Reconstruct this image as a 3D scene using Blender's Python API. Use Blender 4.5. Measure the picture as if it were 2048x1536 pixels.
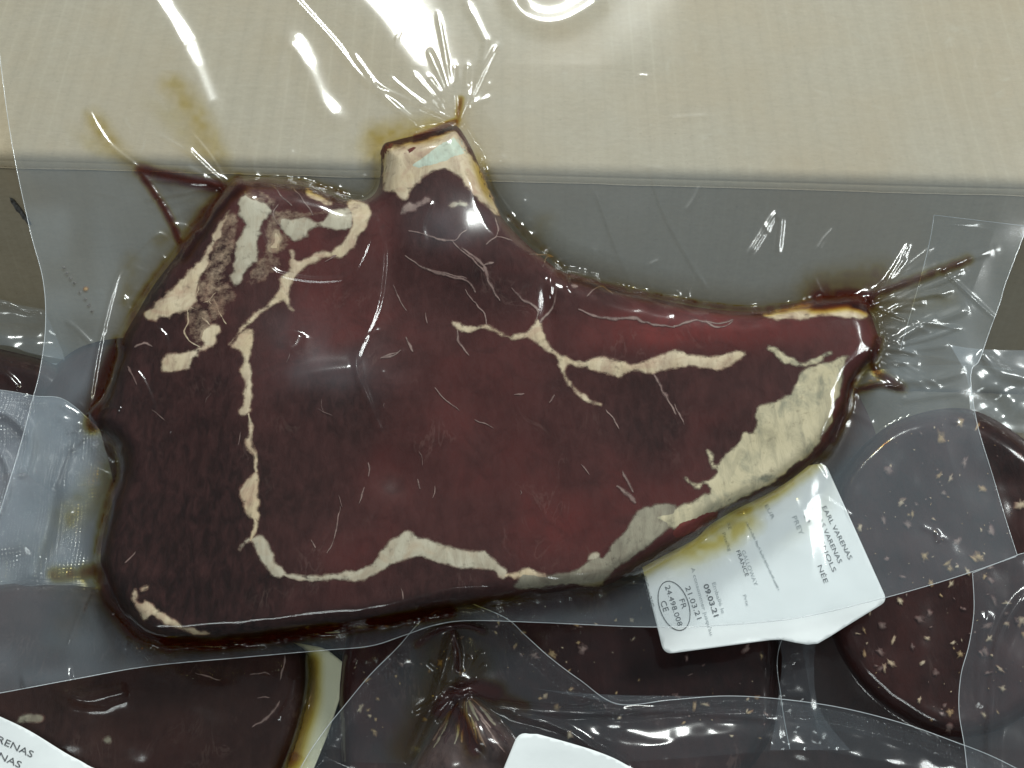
import bpy, math, random
import numpy as np
from mathutils import Vector, geometry

random.seed(7)
rng = np.random.default_rng(11)
scene = bpy.context.scene
for o in list(bpy.data.objects):
    bpy.data.objects.remove(o)
COL = scene.collection

# ------------------------------------------------------------------ camera
PITCH = math.radians(28)
DIST = 0.50
FRAME_W = 0.42                       # metres across the picture at the pack
CAM = np.array([0, -math.sin(PITCH) * DIST, math.cos(PITCH) * DIST])
FWD = np.array([0, math.sin(PITCH), -math.cos(PITCH)])
UPV = np.array([0, math.cos(PITCH), math.sin(PITCH)])
cam_data = bpy.data.cameras.new('camera')
cam_data.sensor_width = 36
cam_data.lens = 36 * DIST / FRAME_W
cam_data.clip_start = 0.01
cam_data.clip_end = 50
cam = bpy.data.objects.new('camera', cam_data)
cam.location = CAM
cam.rotation_euler = (PITCH, 0, 0)
COL.objects.link(cam)
scene.camera = cam

# ------------------------------------------------------------------ world and lamps
world = bpy.data.worlds.new('World')
scene.world = world
world.use_nodes = True
bg = world.node_tree.nodes['Background']
bg.inputs[0].default_value = (0.78, 0.91, 0.95, 1)
bg.inputs[1].default_value = 0.16


def lamp(name, loc, target, sx, sy, power, color):
    d = bpy.data.lights.new(name, 'AREA')
    d.shape = 'RECTANGLE'
    d.size = sx
    d.size_y = sy
    d.energy = power
    d.color = color
    o = bpy.data.objects.new(name, d)
    o.location = loc
    o.rotation_euler = (Vector(target) - Vector(loc)).to_track_quat('-Z', 'Y').to_euler()
    COL.objects.link(o)
    return o


lamp('ceiling_or_fill_lamp', (0.05, 1.80, 1.20), (0.0, 0.05, 0), 0.50, 0.26, 36, (0.95, 1.0, 0.96))
lamp('ceiling_or_fill_lamp', (1.36, 0.82, 1.26), (0.0, 0.05, 0), 0.62, 0.46, 24, (0.95, 1.0, 0.98))
lamp('ceiling_or_fill_lamp', (-0.45, -0.80, 1.70), (0.0, 0.05, -.03), 0.90, 0.60, 13, (0.93, 1.0, 0.98))  # front fill lamp, added to lift the wall and the labels

scene.view_settings.view_transform = 'Standard'
scene.view_settings.look = 'None'
scene.view_settings.gamma = 1
scene.view_settings.exposure = 0
scene.cycles.use_denoising = True
scene.cycles.transparent_max_bounces = 40
scene.cycles.max_bounces = 6
scene.cycles.glossy_bounces = 2
scene.cycles.adaptive_threshold = 0.02
scene.cycles.diffuse_bounces = 2
scene.cycles.caustics_reflective = False
scene.cycles.caustics_refractive = False

# ------------------------------------------------------------------ helpers
RX = FRAME_W / DIST / 2048.0


def P(px, py, z):
    """A point measured in the photograph, put at its real height z above the pack's bed."""
    px = np.asarray(px, float); py = np.asarray(py, float); z = np.asarray(z, float)
    u = (px - 1024) * RX
    v = (768 - py) * RX
    d = FWD + u[..., None] * np.array([1., 0, 0]) + v[..., None] * UPV
    t = (z - CAM[2]) / d[..., 2]
    return CAM + d * t[..., None]


def zc(ox, oy, pts, s=2.9257):
    return [(ox + x / s, oy + y / s) for x, y in pts]


def smooth_line(pts, step=6.0, closed=False):
    p = np.array(pts, float)
    n = len(p)
    out = []
    rng_i = range(n if closed else n - 1)
    for i in rng_i:
        if closed:
            a, b, c, d = p[(i - 1) % n], p[i], p[(i + 1) % n], p[(i + 2) % n]
        else:
            a, b, c, d = p[max(i - 1, 0)], p[i], p[i + 1], p[min(i + 2, n - 1)]
        k = max(1, int(np.hypot(*(c - b)) / step))
        for j in range(k):
            t = j / k
            out.append(0.5 * ((2 * b) + (c - a) * t + (2 * a - 5 * b + 4 * c - d) * t * t
                              + (3 * b - 3 * c + d - a) * t ** 3))
    if not closed:
        out.append(p[-1])
    return np.array(out)


def resample(pts, n, smooth=True):
    p = smooth_line(pts, 4) if smooth else np.array(pts, float)
    s = np.r_[0, np.cumsum(np.hypot(*np.diff(p, axis=0).T))]
    t = np.linspace(0, s[-1], n)
    return np.c_[np.interp(t, s, p[:, 0]), np.interp(t, s, p[:, 1])]


def vnoise(x, y, seed=0):
    x = np.asarray(x, float); y = np.asarray(y, float)
    xi = np.floor(x).astype(np.int64); yi = np.floor(y).astype(np.int64)
    fx = x - xi; fy = y - yi
    fx = fx * fx * fx * (fx * (fx * 6 - 15) + 10); fy = fy * fy * fy * (fy * (fy * 6 - 15) + 10)

    def h(a, b):
        v = (a * 374761393 + b * 668265263 + seed * 1442695041) & 0xFFFFFFFF
        v = ((v ^ (v >> 13)) * 1274126177) & 0xFFFFFFFF
        v = v ^ (v >> 16)
        return (v & 0xFFFF) / 32767.5 - 1.0
    return (h(xi, yi) * (1 - fx) + h(xi + 1, yi) * fx) * (1 - fy) + (h(xi, yi + 1) * (1 - fx) + h(xi + 1, yi + 1) * fx) * fy


def seg_dist(x, y, line, closed=False):
    """distance of points to a polyline"""
    x = np.asarray(x, float).ravel(); y = np.asarray(y, float).ravel()
    p = np.array(line, float)
    q = np.roll(p, -1, 0) if closed else p[1:]
    a = p if closed else p[:-1]
    best = np.full(x.shape, 1e9)
    for (ax, ay), (bx, by) in zip(a, q):
        dx, dy = bx - ax, by - ay
        L = dx * dx + dy * dy + 1e-9
        t = np.clip(((x - ax) * dx + (y - ay) * dy) / L, 0, 1)
        d = (x - ax - t * dx) ** 2 + (y - ay - t * dy) ** 2
        np.minimum(best, d, out=best)
    return np.sqrt(best)


def inside(x, y, poly):
    x = np.asarray(x, float).ravel(); y = np.asarray(y, float).ravel()
    p = np.array(poly, float); q = np.roll(p, -1, 0)
    c = np.zeros(x.shape, bool)
    for (ax, ay), (bx, by) in zip(p, q):
        if ay == by:
            continue
        m = (ay > y) != (by > y)
        c ^= m & (x < (bx - ax) * (y - ay) / (by - ay) + ax)
    return c


class Field:
    """signed distance to an outline (positive inside), sampled on a grid"""

    def __init__(self, poly, pad=140, step=4):
        p = np.array(poly)
        self.x0, self.y0 = p.min(0) - pad
        x1, y1 = p.max(0) + pad
        self.s = step
        xs = np.arange(self.x0, x1 + step, step); ys = np.arange(self.y0, y1 + step, step)
        X, Y = np.meshgrid(xs, ys)
        d = seg_dist(X, Y, p, True)
        self.g = np.where(inside(X, Y, p), d, -d).reshape(X.shape)

    def __call__(self, x, y):
        fx = (np.asarray(x, float) - self.x0) / self.s; fy = (np.asarray(y, float) - self.y0) / self.s
        h, w = self.g.shape
        fx = np.clip(fx, 0, w - 1.001); fy = np.clip(fy, 0, h - 1.001)
        i = fx.astype(int); j = fy.astype(int); a = fx - i; b = fy - j
        g = self.g
        return (g[j, i] * (1 - a) + g[j, i + 1] * a) * (1 - b) + (g[j + 1, i] * (1 - a) + g[j + 1, i + 1] * a) * b


def ridge(x, y, line, w, amp, taper=True):
    """a crease running along a line: a narrow swelling of the film"""
    L = smooth_line(line, 10)
    out = np.zeros(np.shape(x))
    fx = np.ravel(x); fy = np.ravel(y)
    m = (fx > L[:, 0].min() - 4 * w) & (fx < L[:, 0].max() + 4 * w) & (fy > L[:, 1].min() - 4 * w) & (fy < L[:, 1].max() + 4 * w)
    if not m.any():
        return out
    px, py = fx[m], fy[m]
    best = np.full(px.shape, 1e9); along = np.zeros(px.shape)
    n = len(L) - 1
    for k in range(n):
        ax, ay = L[k]; bx, by = L[k + 1]
        dx, dy = bx - ax, by - ay
        t = np.clip(((px - ax) * dx + (py - ay) * dy) / (dx * dx + dy * dy + 1e-9), 0, 1)
        d = (px - ax - t * dx) ** 2 + (py - ay - t * dy) ** 2
        c = d < best
        best[c] = d[c]; along[c] = (k + t[c]) / n
    g = amp * np.exp(-best / (w * w))
    if taper:
        g *= np.clip(np.minimum(along, 1 - along) * 8, 0.15, 1)
    o = out.ravel(); o[m] = g
    return o.reshape(np.shape(x))


def mesh_obj(name, verts, faces, mat, parent=None, smooth=True):
    me = bpy.data.meshes.new(name)
    me.from_pydata([tuple(v) for v in verts] if not isinstance(verts, np.ndarray) else verts.tolist(), [], faces)
    if smooth:
        me.polygons.foreach_set('use_smooth', [True] * len(me.polygons))
    me.update()
    o = bpy.data.objects.new(name, me)
    if mat:
        me.materials.append(mat)
    COL.objects.link(o)
    if parent:
        o.parent = parent
    return o


def grid_obj(name, G, mat, parent=None, attrs=None, keep=None, flip=False):
    """G: rows x cols x 3 points"""
    r, c = G.shape[:2]
    idx = np.arange(r * c).reshape(r, c)
    q = np.stack([idx[:-1, :-1], idx[1:, :-1], idx[1:, 1:], idx[:-1, 1:]], -1).reshape(-1, 4)
    if flip:
        q = q[:, ::-1]
    V = G.reshape(-1, 3)
    attrs = attrs or {}
    if keep is not None:
        kq = keep.ravel()[q].any(1)
        q = q[kq]
        used = np.unique(q)
        remap = np.full(r * c, -1); remap[used] = np.arange(len(used))
        q = remap[q]; V = V[used]
        attrs = {k: np.ravel(a)[used] for k, a in attrs.items()}
    me = bpy.data.meshes.new(name)
    me.vertices.add(len(V)); me.vertices.foreach_set('co', np.ascontiguousarray(V, np.float32).ravel())
    me.loops.add(q.size); me.loops.foreach_set('vertex_index', q.ravel().astype(np.int32))
    me.polygons.add(len(q)); me.polygons.foreach_set('loop_start', np.arange(0, q.size, 4, dtype=np.int32))
    me.polygons.foreach_set('use_smooth', np.ones(len(q), bool))
    me.update(calc_edges=True)
    for k, a in attrs.items():
        at = me.attributes.new(k, 'FLOAT', 'POINT')
        at.data.foreach_set('value', np.ravel(a).astype(np.float32))
    me.materials.append(mat)
    o = bpy.data.objects.new(name, me)
    COL.objects.link(o)
    if parent:
        o.parent = parent
    return o


def cdt(poly, step, jitter=0.25):
    """triangulate the inside of an outline with evenly spread inner points"""
    p = np.array(poly, float)
    x0, y0 = p.min(0); x1, y1 = p.max(0)
    X, Y = np.meshgrid(np.arange(x0 + step * .5, x1, step), np.arange(y0 + step * .5, y1, step))
    X = X + rng.uniform(-jitter, jitter, X.shape) * step; Y = Y + rng.uniform(-jitter, jitter, X.shape) * step
    X = X.ravel(); Y = Y.ravel()
    m = inside(X, Y, p)
    X, Y = X[m], Y[m]
    if len(X):
        m = seg_dist(X, Y, p, True) > step * .45
        X, Y = X[m], Y[m]
    n = len(p)
    vs = [Vector((a, b)) for a, b in p] + [Vector((a, b)) for a, b in zip(X, Y)]
    r = geometry.delaunay_2d_cdt(vs, [], [list(range(n))], 1, 1e-4)
    V = np.array([(v.x, v.y) for v in r[0]])
    F = []
    for f in r[2]:
        a, b, c = V[f[0]], V[f[1]], V[f[2]]
        cr = (b[0] - a[0]) * (c[1] - a[1]) - (b[1] - a[1]) * (c[0] - a[0])
        F.append(list(f) if cr < 0 else list(f)[::-1])     # photo y runs down: this turns normals up
    return V, F


def empty(name, label, cat, loc=(0, 0, 0), group=None, kind=None):
    o = bpy.data.objects.new(name, None)
    o.empty_display_size = .01
    COL.objects.link(o)
    tag(o, label, cat, group, kind)
    return o


def tag(o, label=None, cat=None, group=None, kind=None):
    if label: o['label'] = label
    if cat: o['category'] = cat
    if group: o['group'] = group
    if kind: o['kind'] = kind
    return o


def tube(name, pts, r, mat, parent=None, sides=5):
    pts = np.asarray(pts, float)
    n = len(pts)
    T = np.gradient(pts, axis=0)
    T /= np.linalg.norm(T, axis=1)[:, None] + 1e-12
    up = np.array([0, 0, 1.])
    A = np.cross(T, up); A /= np.linalg.norm(A, axis=1)[:, None] + 1e-9
    B = np.cross(A, T)
    R = np.broadcast_to(np.asarray(r, float), (n,))
    V = []
    for k in range(sides):
        a = 2 * math.pi * k / sides
        V.append(pts + (A * math.cos(a) + B * math.sin(a)) * R[:, None])
    V = np.stack(V, 1).reshape(-1, 3)
    F = []
    for i in range(n - 1):
        for k in range(sides):
            k2 = (k + 1) % sides
            F.append((i * sides + k, i * sides + k2, (i + 1) * sides + k2, (i + 1) * sides + k))
    return mesh_obj(name, V, F, mat, parent)


# ------------------------------------------------------------------ materials
class NT:
    def __init__(self, name):
        self.m = bpy.data.materials.new(name)
        self.m.use_nodes = True
        self.t = self.m.node_tree
        self.t.nodes.clear()
        self.out = self.n('ShaderNodeOutputMaterial')

    def n(self, kind, **kw):
        nd = self.t.nodes.new(kind)
        for k, v in kw.items():
            if k.startswith('i_'):
                key = k[2:]
                key = int(key) if key.isdigit() else key.replace('_', ' ')
                s = nd.inputs[key]
                if isinstance(v, bpy.types.NodeSocket):
                    self.t.links.new(v, s)
                else:
                    s.default_value = v
            else:
                setattr(nd, k, v)
        return nd

    def link(self, a, b):
        self.t.links.new(a, b)

    def math(self, op, a, b=0.0, clamp=False):
        return self.n('ShaderNodeMath', operation=op, use_clamp=clamp, i_0=a, i_1=b).outputs[0]

    def coord(self, scale=(1, 1, 1)):
        tc = self.n('ShaderNodeTexCoord').outputs['Object']
        return self.n('ShaderNodeMapping', i_Vector=tc, i_Scale=scale).outputs[0]

    def noise(self, vec, scale, detail=4, rough=.55, dist=0.0):
        return self.n('ShaderNodeTexNoise', i_Vector=vec, i_Scale=scale, i_Detail=detail, i_Roughness=rough, i_Distortion=dist).outputs[0]

    def ramp(self, fac, stops, interp='LINEAR'):
        r = self.n('ShaderNodeValToRGB', i_Fac=fac)
        r.color_ramp.interpolation = interp
        e = r.color_ramp.elements
        while len(e) < len(stops):
            e.new(0.5)
        for k, (p, c) in enumerate(stops):
            e[k].position = p
            e[k].color = (*c, 1) if len(c) == 3 else c
        return r.outputs[0]

    def mix(self, fac, a, b, mode='MIX'):
        nd = self.n('ShaderNodeMix', data_type='RGBA', blend_type=mode)
        for s, v in ((nd.inputs[0], fac), (nd.inputs[6], a), (nd.inputs[7], b)):
            if isinstance(v, bpy.types.NodeSocket):
                self.link(v, s)
            else:
                s.default_value = v if not isinstance(v, tuple) or len(v) == 4 else (*v, 1)
        return nd.outputs[2]

    def bump(self, h, strength, dist, normal=None):
        b = self.n('ShaderNodeBump', i_Height=h, i_Strength=strength, i_Distance=dist)
        if normal is not None:
            self.link(normal, b.inputs['Normal'])
        return b.outputs[0]

    def principled(self, **kw):
        b = self.n('ShaderNodeBsdfPrincipled')
        for k, v in kw.items():
            s = b.inputs[k.replace('_', ' ')]
            if isinstance(v, bpy.types.NodeSocket):
                self.link(v, s)
            else:
                s.default_value = v if not (isinstance(v, tuple) and len(v) == 3 and s.type == 'RGBA') else (*v, 1)
        self.link(b.outputs[0], self.out.inputs[0])
        return b


def film_material(name, haze=0.10, rough=0.10, refl=0.07, tint=(0.66, 0.79, 0.90), emboss=0.0, clear=(0.97, 0.98, 0.98), attr=False, soft=0.12):
    """thin clear plastic: see-through, faintly milky, glossy; the 'haze' attribute is how dry and loose the film lies"""
    t = NT(name)
    nrm = None
    if emboss:
        rot = t.n('ShaderNodeMapping', i_Vector=t.n('ShaderNodeTexCoord').outputs['Object'], i_Rotation=(0, 0, .7)).outputs[0]
        sp = t.n('ShaderNodeSeparateXYZ', i_Vector=rot)
        k = 2 * math.pi / 0.0021
        sx = t.math('SINE', t.math('MULTIPLY', sp.outputs[0], k)); sy = t.math('SINE', t.math('MULTIPLY', sp.outputs[1], k))
        e = t.math('MULTIPLY', sx, sy)
        if attr:
            e = t.math('MULTIPLY', e, t.n('ShaderNodeAttribute', attribute_name='emboss').outputs['Fac'])
        nrm = t.bump(e, emboss, 0.0006)
    facing = t.n('ShaderNodeLayerWeight', i_Blend=0.5).outputs['Facing']
    fr = t.math('ADD', t.math('MULTIPLY', t.math('POWER', facing, 4.0), 0.5), refl, True)
    hz = haze
    if attr:
        hz = t.math('MULTIPLY', t.n('ShaderNodeAttribute', attribute_name='haze').outputs['Fac'], haze)
    tr = t.n('ShaderNodeBsdfTransparent', i_Color=(*clear, 1))
    df = t.n('ShaderNodeBsdfDiffuse', i_Color=(*tint, 1))
    body = t.n('ShaderNodeMixShader', i_0=hz, i_1=tr.outputs[0], i_2=df.outputs[0])
    g1 = t.n('ShaderNodeBsdfGlossy', i_Color=(1, 1, 1, 1), i_Roughness=rough)
    g2 = t.n('ShaderNodeBsdfGlossy', i_Color=(1, 1, 1, 1), i_Roughness=.32)
    if nrm is not None:
        t.link(nrm, g1.inputs['Normal'])
    if attr:
        soft = t.math('MULTIPLY', t.n('ShaderNodeAttribute', attribute_name='haze').outputs['Fac'], soft, True)
    gg = t.n('ShaderNodeMixShader', i_0=soft, i_1=g1.outputs[0], i_2=g2.outputs[0])
    fin = t.n('ShaderNodeMixShader', i_0=fr, i_1=body.outputs[0], i_2=gg.outputs[0])
    t.link(fin.outputs[0], t.out.inputs[0])
    return t.m


def back_film_material():
    t = NT('bag_film_back')
    tr = t.n('ShaderNodeBsdfTransparent', i_Color=(.985, .99, .99, 1))
    df = t.n('ShaderNodeBsdfDiffuse', i_Color=(.72, .8, .88, 1))
    m = t.n('ShaderNodeMixShader', i_0=.015, i_1=tr.outputs[0], i_2=df.outputs[0])
    t.link(m.outputs[0], t.out.inputs[0])
    return t.m


def lean_material(name, dark, mid, red, vein=0.10, attr=True):
    t = NT(name)
    co = t.coord()
    st = t.n('ShaderNodeMapping', i_Vector=co, i_Rotation=(0, 0, .6), i_Scale=(1, .45, 1)).outputs[0]
    big = t.noise(co, 11, 5, .6, .5)
    fib = t.noise(st, 330, 5, .62, .5)
    c = t.ramp(big, [(.36, dark), (.52, mid), (.66, tuple(.55 * a + .45 * b for a, b in zip(mid, red)))])
    if attr:
        rd = t.n('ShaderNodeAttribute', attribute_name='redness').outputs['Fac']
        c = t.mix(rd, c, red)
        c = t.mix(t.n('ShaderNodeAttribute', attribute_name='brown').outputs['Fac'], c, tuple(x * .55 for x in dark))
    c = t.mix(t.ramp(fib, [(.40, (.0, .0, .0)), (.75, (.45, .45, .45))]), c, tuple(min(1, x * 1.6 + .003) for x in mid))
    c = t.mix(t.ramp(t.noise(co, 70, 5, .65, 1.0), [(.32, (.30, .30, .30)), (.52, (0, 0, 0))]), c, tuple(x * .5 for x in dark))
    # fine marbling threads
    n1 = t.noise(st, 60, 5, .6, 1.6)
    th = t.math('SUBTRACT', 1.0, t.math('MULTIPLY', t.math('ABSOLUTE', t.math('SUBTRACT', n1, .5)), 48.0), True)
    gate = t.ramp(t.noise(co, 46, 3, .5), [(.56, (0, 0, 0)), (.68, (1, 1, 1))])
    th = t.math('MULTIPLY', th, gate)
    c = t.mix(t.math('MULTIPLY', th, vein), c, (.30, .20, .17))
    b = t.bump(fib, .5, .0006)
    t.principled(Base_Color=c, Roughness=.55, Normal=b, Specular_IOR_Level=.04)
    return t.m


def fat_material(name, a, b, blush, amt=.5):
    """fat that thins out unevenly into the lean at its border (attribute 'edge': 0 at the border, 1 inside)"""
    t = NT(name)
    co = t.coord()
    c = t.ramp(t.noise(co, 60, 4, .6), [(.3, a), (.7, b)])
    c = t.mix(t.math('MULTIPLY', t.ramp(t.noise(co, 90, 4, .65, .8), [(.5, (0, 0, 0)), (.72, (1, 1, 1))]), amt), c, blush)
    e = t.n('ShaderNodeAttribute', attribute_name='edge').outputs['Fac']
    f = t.math('ADD', t.math('MULTIPLY', e, 1.75), t.math('MULTIPLY', t.math('SUBTRACT', t.noise(co, 260, 5, .7), .68), 3.0), True)
    streak = t.noise(t.n('ShaderNodeMapping', i_Vector=co, i_Rotation=(0, 0, -.7), i_Scale=(1, .3, 1)).outputs[0], 130, 5, .65, .8)
    c = t.mix(t.ramp(streak, [(.36, (.5, .5, .5)), (.56, (0, 0, 0))]), c, tuple(x * .55 for x in blush))
    c = t.mix(t.ramp(e, [(.25, (0, 0, 0)), (.85, (1, 1, 1))]), tuple(.3 * x + y for x, y in zip(blush, (.05, .0, .0))), c)
    b = t.principled(Base_Color=c, Roughness=.6, Specular_IOR_Level=.2, Normal=t.bump(streak, .35, .0012))
    tr = t.n('ShaderNodeBsdfTransparent')
    mx = t.n('ShaderNodeMixShader', i_0=f, i_1=tr.outputs[0], i_2=b.outputs[0])
    t.link(mx.outputs[0], t.out.inputs[0])
    return t.m


def cardboard_material():
    t = NT('cardboard')
    co = t.coord()
    fibre = t.n('ShaderNodeMapping', i_Vector=co, i_Scale=(.5, 1, 1)).outputs[0]
    c = t.ramp(t.noise(fibre, 420, 6, .75), [(.25, (.33, .28, .20)), (.75, (.40, .345, .255))])
    c = t.mix(t.ramp(t.noise(co, 14, 4, .6), [(.4, (0, 0, 0)), (.75, (.5, .5, .5))]), c, (.36, .27, .155))
    c = t.mix(t.ramp(t.noise(co, 900, 2, .5), [(.68, (0, 0, 0)), (.76, (.5, .5, .5))]), c, (.2, .16, .1))
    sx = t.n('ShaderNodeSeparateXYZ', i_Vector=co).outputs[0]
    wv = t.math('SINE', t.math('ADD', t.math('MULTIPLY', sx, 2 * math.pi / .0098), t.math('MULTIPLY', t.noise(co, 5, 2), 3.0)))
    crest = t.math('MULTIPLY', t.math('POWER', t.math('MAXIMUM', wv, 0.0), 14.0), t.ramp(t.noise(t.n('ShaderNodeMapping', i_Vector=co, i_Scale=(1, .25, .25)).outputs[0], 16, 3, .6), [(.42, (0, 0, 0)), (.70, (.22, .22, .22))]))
    c = t.mix(crest, c, (.50, .45, .34))  # pale worn flute crests, heightened as painted shading
    c = t.mix(t.math('MULTIPLY', t.math('POWER', t.math('MAXIMUM', t.math('MULTIPLY', wv, -1.0), 0.0), 10.0), .09), c, (.24, .20, .14))  # flute shading painted in: troughs darkened
    c = t.mix(t.ramp(t.noise(co, 34, 6, .75, 1.2), [(.60, (0, 0, 0)), (.74, (.35, .35, .35))]), c, (.46, .43, .35))
    n = t.bump(t.noise(fibre, 700, 4, .7), .35, .0005)
    t.principled(Base_Color=c, Roughness=.85, Normal=n, Specular_IOR_Level=.15)
    return t.m


def paper_material(name, col=(.73, .76, .765)):
    t = NT(name)
    co = t.coord()
    c = t.ramp(t.noise(co, 90, 4, .6), [(.3, tuple(x * .95 for x in col)), (.7, col)])
    n = t.bump(t.noise(co, 60, 3, .6), .25, .0008)
    t.principled(Base_Color=c, Roughness=.5, Normal=n, Specular_IOR_Level=.3)
    return t.m


def ink_material(name, col):
    t = NT(name)
    co = t.coord()
    c = t.ramp(t.noise(co, 900, 3, .6), [(.35, col), (.75, tuple(min(1, x + .16) for x in col))])
    t.principled(Base_Color=c, Roughness=.7)
    return t.m


def juice_material():
    t = NT('meat_juice')
    a = t.n('ShaderNodeAttribute', attribute_name='thickness').outputs['Fac']
    c = t.ramp(a, [(0, (1, 1, 1)), (.14, (.82, .72, .30)), (.34, (.50, .28, .06)), (.6, (.20, .05, .012)), (1, (.03, .006, .003))])
    tr = t.n('ShaderNodeBsdfTransparent', i_Color=c)
    df = t.n('ShaderNodeBsdfDiffuse', i_Color=(.11, .015, .005, 1))
    m = t.n('ShaderNodeMixShader', i_0=t.math('MULTIPLY', a, .35, True), i_1=tr.outputs[0], i_2=df.outputs[0])
    t.link(m.outputs[0], t.out.inputs[0])
    return t.m


M_FILM = film_material('bag_film', haze=.056, rough=.12, refl=.036, attr=True, soft=.20, clear=(.99, .993, .993))
M_FILM_BACK = back_film_material()
M_FILM_OLD = film_material('bag_film_below', haze=.018, rough=.14, refl=.034, soft=.04, emboss=1.0, attr=True, tint=(.62, .72, .84))
M_FILM_MILK = film_material('bag_film_milky', haze=.22, rough=.18, refl=.08, emboss=1.0, attr=True, tint=(.66, .76, .88))
M_EDGE = film_material('bag_cut_edge', haze=.4, rough=.2, refl=.10, tint=(.85, .89, .93))
M_LEAN = lean_material('lean_meat', (.020, .0085, .0072), (.046, .0165, .0150), (.125, .0240, .0215))
M_LEAN_DARK = lean_material('lean_meat_dark', (.016, .0075, .006), (.032, .0135, .0105), (.06, .018, .014), attr=False)
M_MINCE = lean_material('minced_meat', (.009, .0032, .0025), (.027, .0074, .0058), (.065, .013, .010), vein=.12, attr=False)
M_FAT = fat_material('fat', (.47, .37, .235), (.55, .46, .33), (.34, .19, .13), .6)
M_FAT_GREY = fat_material('fat_grey', (.38, .335, .25), (.45, .41, .32), (.36, .27, .185), .8)
M_FAT_CAP = fat_material('fat_cap', (.43, .37, .235), (.53, .46, .31), (.20, .20, .145), .95)
M_TENDON = fat_material('tendon', (.22, .20, .15), (.29, .26, .19), (.15, .11, .08), .7)
M_VEIN = fat_material('marbling', (.19, .12, .105), (.25, .18, .155), (.10, .05, .045), .8)
M_BONE = fat_material('bone', (.44, .52, .44), (.48, .53, .43), (.47, .43, .32), .6)
M_BLOOD = lean_material('blood_spot', (.06, .014, .012), (.10, .022, .018), (.14, .03, .025), attr=False)
M_CARD = cardboard_material()
M_PAPER = paper_material('label_paper')
M_PAPER_Y = paper_material('label_paper_stained', (.74, .70, .50))
M_INK = ink_material('ink', (.03, .035, .04))
M_INK_FADED = ink_material('ink_faded', (.28, .31, .32))
M_JUICE = juice_material()
M_GATHER = lean_material('gathered_meat', (.03, .016, .013), (.075, .047, .042), (.11, .06, .05), attr=False)
M_FOLD_SHADE = fat_material('fold_shade', (.025, .008, .006), (.03, .01, .008), (.02, .006, .005), .5)  # crease shade of the gathered folds, put into the colour
M_DOT = ink_material('dark_dot', (.035, .03, .025))
M_CRUMB = fat_material('fat_crumb', (.36, .24, .12), (.4, .29, .15), (.25, .12, .06), .6)

# ------------------------------------------------------------------ cardboard box
ZR = -0.003
rim_a = P(-700, 300, ZR); rim_b = P(2900, 400, ZR)
rim_dir = (rim_b - rim_a); RIM_LEN = np.linalg.norm(rim_dir); rim_dir /= RIM_LEN
out_dir = np.array([-rim_dir[1], rim_dir[0], 0.0])
WALL_DEPTH = 0.13; LEAN = math.radians(17)
box = empty('cardboard_box', 'open brown corrugated cardboard box behind and under the meat packs', 'box')


def corr(s):
    # flutes print through the liner, about 9.5 mm apart and not all equally
    k = s / 0.0098
    return 0.00016 * np.cos(2 * math.pi * k) * (0.55 + 0.45 * vnoise(k * .55, k * 0, 5)) + 0.0003 * vnoise(s * 12, s * 0, 9)


def panel(name, along, depth, f, thick=0.004, ns=420, nd=36):
    s = np.linspace(0, along, ns); d = np.linspace(0, depth, nd)
    S, D = np.meshgrid(s, d)
    base, nrm = f(S, D)
    top = base + nrm * (corr(S) * np.clip((D) / .004, 0, 1) + 0.0006 * vnoise(S * 9, D * 9, 3) * np.clip(D / .02, 0, 1))[..., None]
    o = grid_obj(name, top, M_CARD, box)
    G2 = (base - nrm * thick)[::6, ::20]
    return o, G2


def wall_f(S, D):
    n = np.array([0, 0, 1.]) * math.sin(LEAN) - out_dir * math.cos(LEAN)
    dn = np.array([0, 0, -1.]) * math.cos(LEAN) - out_dir * math.sin(LEAN)
    return rim_a + rim_dir * S[..., None] + dn * D[..., None] - np.array([0, 0, .0012]), np.broadcast_to(n, S.shape + (3,))


FL = math.radians(4)


def flap_f(S, D):
    dn = out_dir * math.cos(FL) - np.array([0, 0, 1.]) * math.sin(FL)
    n = np.array([0, 0, 1.]) * math.cos(FL) + out_dir * math.sin(FL)
    return rim_a + rim_dir * S[..., None] + dn * (D[..., None] + .0009), np.broadcast_to(n, S.shape + (3,))


wo, _ = panel('back_wall', RIM_LEN, WALL_DEPTH, wall_f)
fo, _ = panel('flap', RIM_LEN, 0.26, flap_f)
for v in (fo,):
    v.data.flip_normals()
for p in (wo, fo):
    sd = p.modifiers.new('board', 'SOLIDIFY'); sd.thickness = 0.0042; sd.offset = -1
# crease roll between wall and flap, and the floor of the box
S = np.linspace(0, RIM_LEN, 200); A = np.linspace(0, 1, 7)
SS, AA = np.meshgrid(S, A)
a0 = -math.pi / 2 + FL
G = rim_a + rim_dir * SS[..., None] + np.stack([0 * SS, 0 * SS, -0.0030 - 0.0010 * np.sin(AA * math.pi) + .0003 * vnoise(SS * 60, AA, 2)], -1) + out_dir * ((AA - .5) * .0046)[..., None]
grid_obj('crease', G, M_CARD, box)
fl0 = wall_f(np.array([[0., RIM_LEN]]), np.array([[WALL_DEPTH, WALL_DEPTH]]))[0][0]
ds = np.linspace(0, 1, 30)
G = np.stack([fl0[0] * (1 - a) + fl0[1] * a for a in ds])[None] - out_dir * np.linspace(0, .5, 20)[:, None, None]
grid_obj('floor', G, M_CARD, box)
# hand-hole cut in the wall at the far left: a torn dark slot with a curled lip


def wall_point(px, py, lift=0.0008):
    o = CAM; d = P(np.array([px]), np.array([py]), np.array([0.]))[0] - o
    n = np.array([0, 0, 1.]) * math.sin(LEAN) - out_dir * math.cos(LEAN)
    q = rim_a - np.array([0, 0, .0012])
    t = np.dot(q - o, n) / np.dot(d, n)
    return o + d * t + n * lift


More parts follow.
